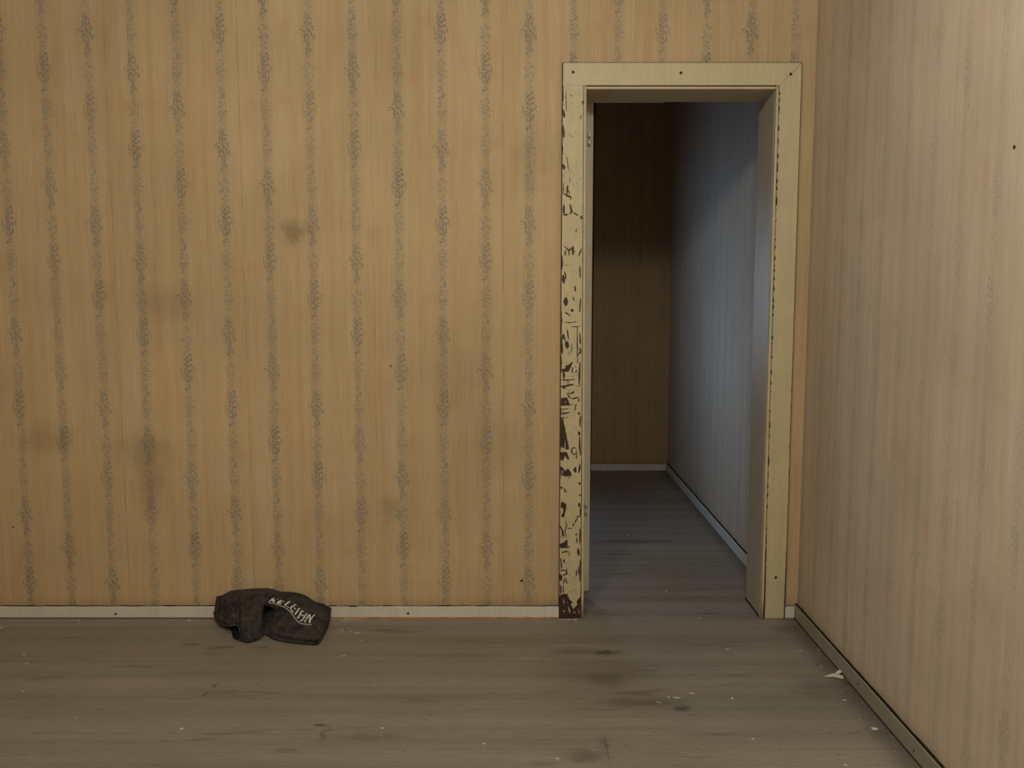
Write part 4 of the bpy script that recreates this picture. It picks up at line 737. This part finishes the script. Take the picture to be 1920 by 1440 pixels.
FL = (
    ('pale curved paint sliver at the far left edge of the floor', -1.921, -0.121, .050, .016, 12, .30),
    ('small white chip at left, upper of three lying in front of the skirting', -1.698, -0.364, .010, .007, 30, .1),
    ('small white chip at left, middle of three lying in front of the skirting', -1.648, -0.440, .011, .007, 10, .1),
    ('small white chip at left, nearest of three lying in front of the skirting', -1.546, -0.652, .010, .006, 50, .1),
    ('tiny white chip near the lower left corner of the floor', -1.294, -0.831, .008, .006, 20, .1),
    ('tiny white chip below the skirting nail left of the garment', -1.661, -0.040, .009, .007, 0, .1),
    ('wider white chip against the skirting just left of the black garment', -1.237, -0.040, .016, .008, 5, .1),
    ('curved pale paint sliver right of the black garment', -0.569, -0.169, .026, .012, -8, .30),
    ('tiny round white chip in front of the curved sliver right of the garment', -0.550, -0.235, .007, .007, 0, .1),
    ('faint pale sliver on the floor in front of the garment, to its right', -0.586, -0.373, .022, .007, 12, .1),
    ('bright round white chip alone on the floor near the bottom centre', -0.376, -0.893, .009, .010, 0, .1),
    ('yellowish chip alone on the floor near the bottom left', -0.956, -0.896, .012, .010, 40, .1),
    ('long white sliver, left one of two on the brown stain before the doorway', 0.513, -0.697, .024, .008, -6, .2),
    ('long white sliver, right one of two beside the brown stain before the doorway', 0.566, -0.667, .020, .007, -22, .2),
    ('small white speck-like chip left of the two long slivers', 0.488, -0.693, .008, .007, 0, .1),
    ('faint pale sliver in front of the two long slivers on the brown stain', 0.452, -0.730, .022, .006, -20, .1),
    ('upright looking white chip right of the two long slivers', 0.685, -0.701, .006, .020, 5, .1),
    ('white chip on the floor at the threshold of the doorway', 0.724, -0.012, .012, .008, -5, .1),
    ('white triangular chip near the right skirting at the bottom right', 1.050, -0.897, .022, .017, -40, .25),
    ('small white chip on the floor right of the torn paper scrap, nearer the camera', 1.029, -0.712, .013, .008, -20, .1),
    ('orange speckled chip near the right skirting at the bottom right', 1.054, -1.023, .012, .008, 0, .1),
    ('white chip lying in the middle of the floor beyond the doorway', 0.596, 1.162, .012, .014, 0, .1),
    ('pale thin chip on the floor just inside the doorway', 0.649, 0.300, .015, .012, -15, .1),
    ('small round white chip at the bottom centre of the floor', 0.123, -1.063, .009, .009, 0, .1),
    ('small pale chip left of the floor joint at the bottom', -0.079, -0.982, .010, .007, 0, .1),
    ('small white chip between the doorway and the bottom right corner', 0.682, -0.955, .012, .007, -20, .1),
    ('small cream chip against the foot of the right skirting near the corner', 1.082, -0.318, .011, .009, -45, .1),
    ('cream chip on the floor left of the right skirting, beyond the paper scrap', 1.043, -0.462, .010, .009, -30, .1),
    ('pale chip on the floor in front of the right door post', 1.014, -0.327, .012, .008, -30, .1),
    ('faint white chip on the bluish floor in front of the doorway, upper one', 0.759, -0.317, .018, .008, 0, .1),
    ('small white chip at the bottom right edge of the floor', 0.892, -1.096, .012, .007, -10, .1),
)
for i, (lb, x, y, L, W, r, cu) in enumerate(FL):
    flake('paint_chip', lb, 'paint chip', x, y, L, W, r, cu, MAT_WHITE if i not in (0, 7, 9, 15, 20, 26, 27) else (MAT_RAW if i == 20 else MAT_SLIVER), seed=i + 3)

# torn paper scrap by the right skirting, folded along its length
def scrap():
    o = empty('torn_paper_scrap', (1.066, -0.555, 0.0), label='torn pale paper scrap with brown bits by the right skirting', category='paper scrap')
    P = [(-.044, .012, .0015), (-.020, .017, .008), (.004, .013, .010), (.018, .006, .008), (.0165, -.012, .003), (.002, -.007, .004), (-.014, .000, .005), (-.030, .007, .003),
         (-.010, .010, .014), (.006, .003, .012)]
    F = [(0, 7, 8, 1), (1, 8, 9, 2), (2, 9, 4, 3), (7, 6, 8), (6, 5, 9, 8), (5, 4, 9)]
    s = mesh_obj('paper', P, F, MAT_SLIVER, o)
    m = s.modifiers.new('thickness', 'SOLIDIFY'); m.thickness = 0.0008
    P2 = [(.010, -.050, .001), (.019, -.040, .006), (.0205, -.020, .009), (.012, -.018, .012), (.004, -.026, .008), (.002, -.040, .002), (.011, -.034, .011)]
    s = mesh_obj('brown_bit', P2, [(0, 1, 6), (1, 2, 6), (2, 3, 6), (3, 4, 6), (4, 5, 6), (5, 0, 6)], MAT_LEAF, o)
    m = s.modifiers.new('thickness', 'SOLIDIFY'); m.thickness = 0.001
    P3 = [(.000, .030, .002), (.012, .046, .004), (.020, .040, .014), (.020, .022, .012), (.010, .020, .008), (.010, .032, .013)]
    s = mesh_obj('grey_bit', P3, [(0, 1, 5), (1, 2, 5), (2, 3, 5), (3, 4, 5), (4, 0, 5)], MAT_SKIRT, o)
    m = s.modifiers.new('thickness', 'SOLIDIFY'); m.thickness = 0.001
scrap()

# plaster crumbs too small to tell apart: on the skirting, along its foot and at the peeled door post
def crumbs():
    rnd = random.Random(5)
    v, f = [], []
    def crumb(x, y, z, r):
        k = len(v)
        for dx, dy, dz in ((1, 0, 0), (-1, 0, 0), (0, 1, 0), (0, -1, 0), (0, 0, 1), (0, 0, -.5)):
            q = r * rnd.uniform(.6, 1.2); v.append((x + dx * q * 1.3, y + dy * q, z + r * 0.6 + dz * q * .8))
        for a in ((0, 2, 4), (2, 1, 4), (1, 3, 4), (3, 0, 4), (2, 0, 5), (1, 2, 5), (3, 1, 5), (0, 3, 5)): f.append(tuple(k + i for i in a))
    for x, r in ((-.672, .0035), (-.628, .0032), (-.610, .002), (-.582, .003), (-.528, .0032), (-.505, .0025), (-.540, .0018), (-.478, .002), (-.43, .0015), (-.38, .0015), (-.23, .0015)):
        crumb(x, -0.009, 0.047, r)
    for i in range(46):
        crumb(-.70 + abs(rnd.gauss(0, .10)), -.021 - abs(rnd.gauss(0, .014)), 0, rnd.uniform(.0012, .003))
    for i in range(26):
        crumb(rnd.uniform(.176, .268), -.0215 - abs(rnd.gauss(0, .009)), 0, rnd.uniform(.0010, .0034))
    for i in range(26):
        crumb(rnd.uniform(-1.7, -1.17), -.02 - abs(rnd.gauss(0, .025)), 0, rnd.uniform(.001, .002))
    for i in range(70):
        y = rnd.uniform(-1.3, -.05)
        crumb(1.085 - abs(rnd.gauss(0, .035)), y, 0, rnd.uniform(.0009, .002))
    for i in range(120):
        crumb(rnd.uniform(-1.6, 1.05), rnd.uniform(-1.2, -.08), 0, rnd.uniform(.0007, .0014))
    for i in range(14):
        crumb(-.655 + abs(rnd.gauss(0, .03)), -.12 - abs(rnd.gauss(0, .03)), 0, rnd.uniform(.0012, .003))
    o = mesh_obj('plaster_crumbs', v, f, MAT_WHITE)
    o['kind'] = 'stuff'; o['label'] = 'tiny white plaster crumbs strewn along skirting and floor'; o['category'] = 'crumbs'
crumbs()
# two white crumbs lying on the garment and at its right end
for lb, x, y, z, L, W, r in (('white plaster chip on top of the black garment', -0.925, -0.030, 0.125, .012, .008, -20), ('white plaster chip perched on the skirting at the right end of the garment', -0.714, -0.010, 0.0478, .016, .012, -35)):
    flake('plaster_chip', lb, 'plaster chip', x, y, L, W, r, .1, MAT_WHITE, seed=int(L * 9000 + z * 100), z=z, thick=.0035)['group'] = 'plaster chips'
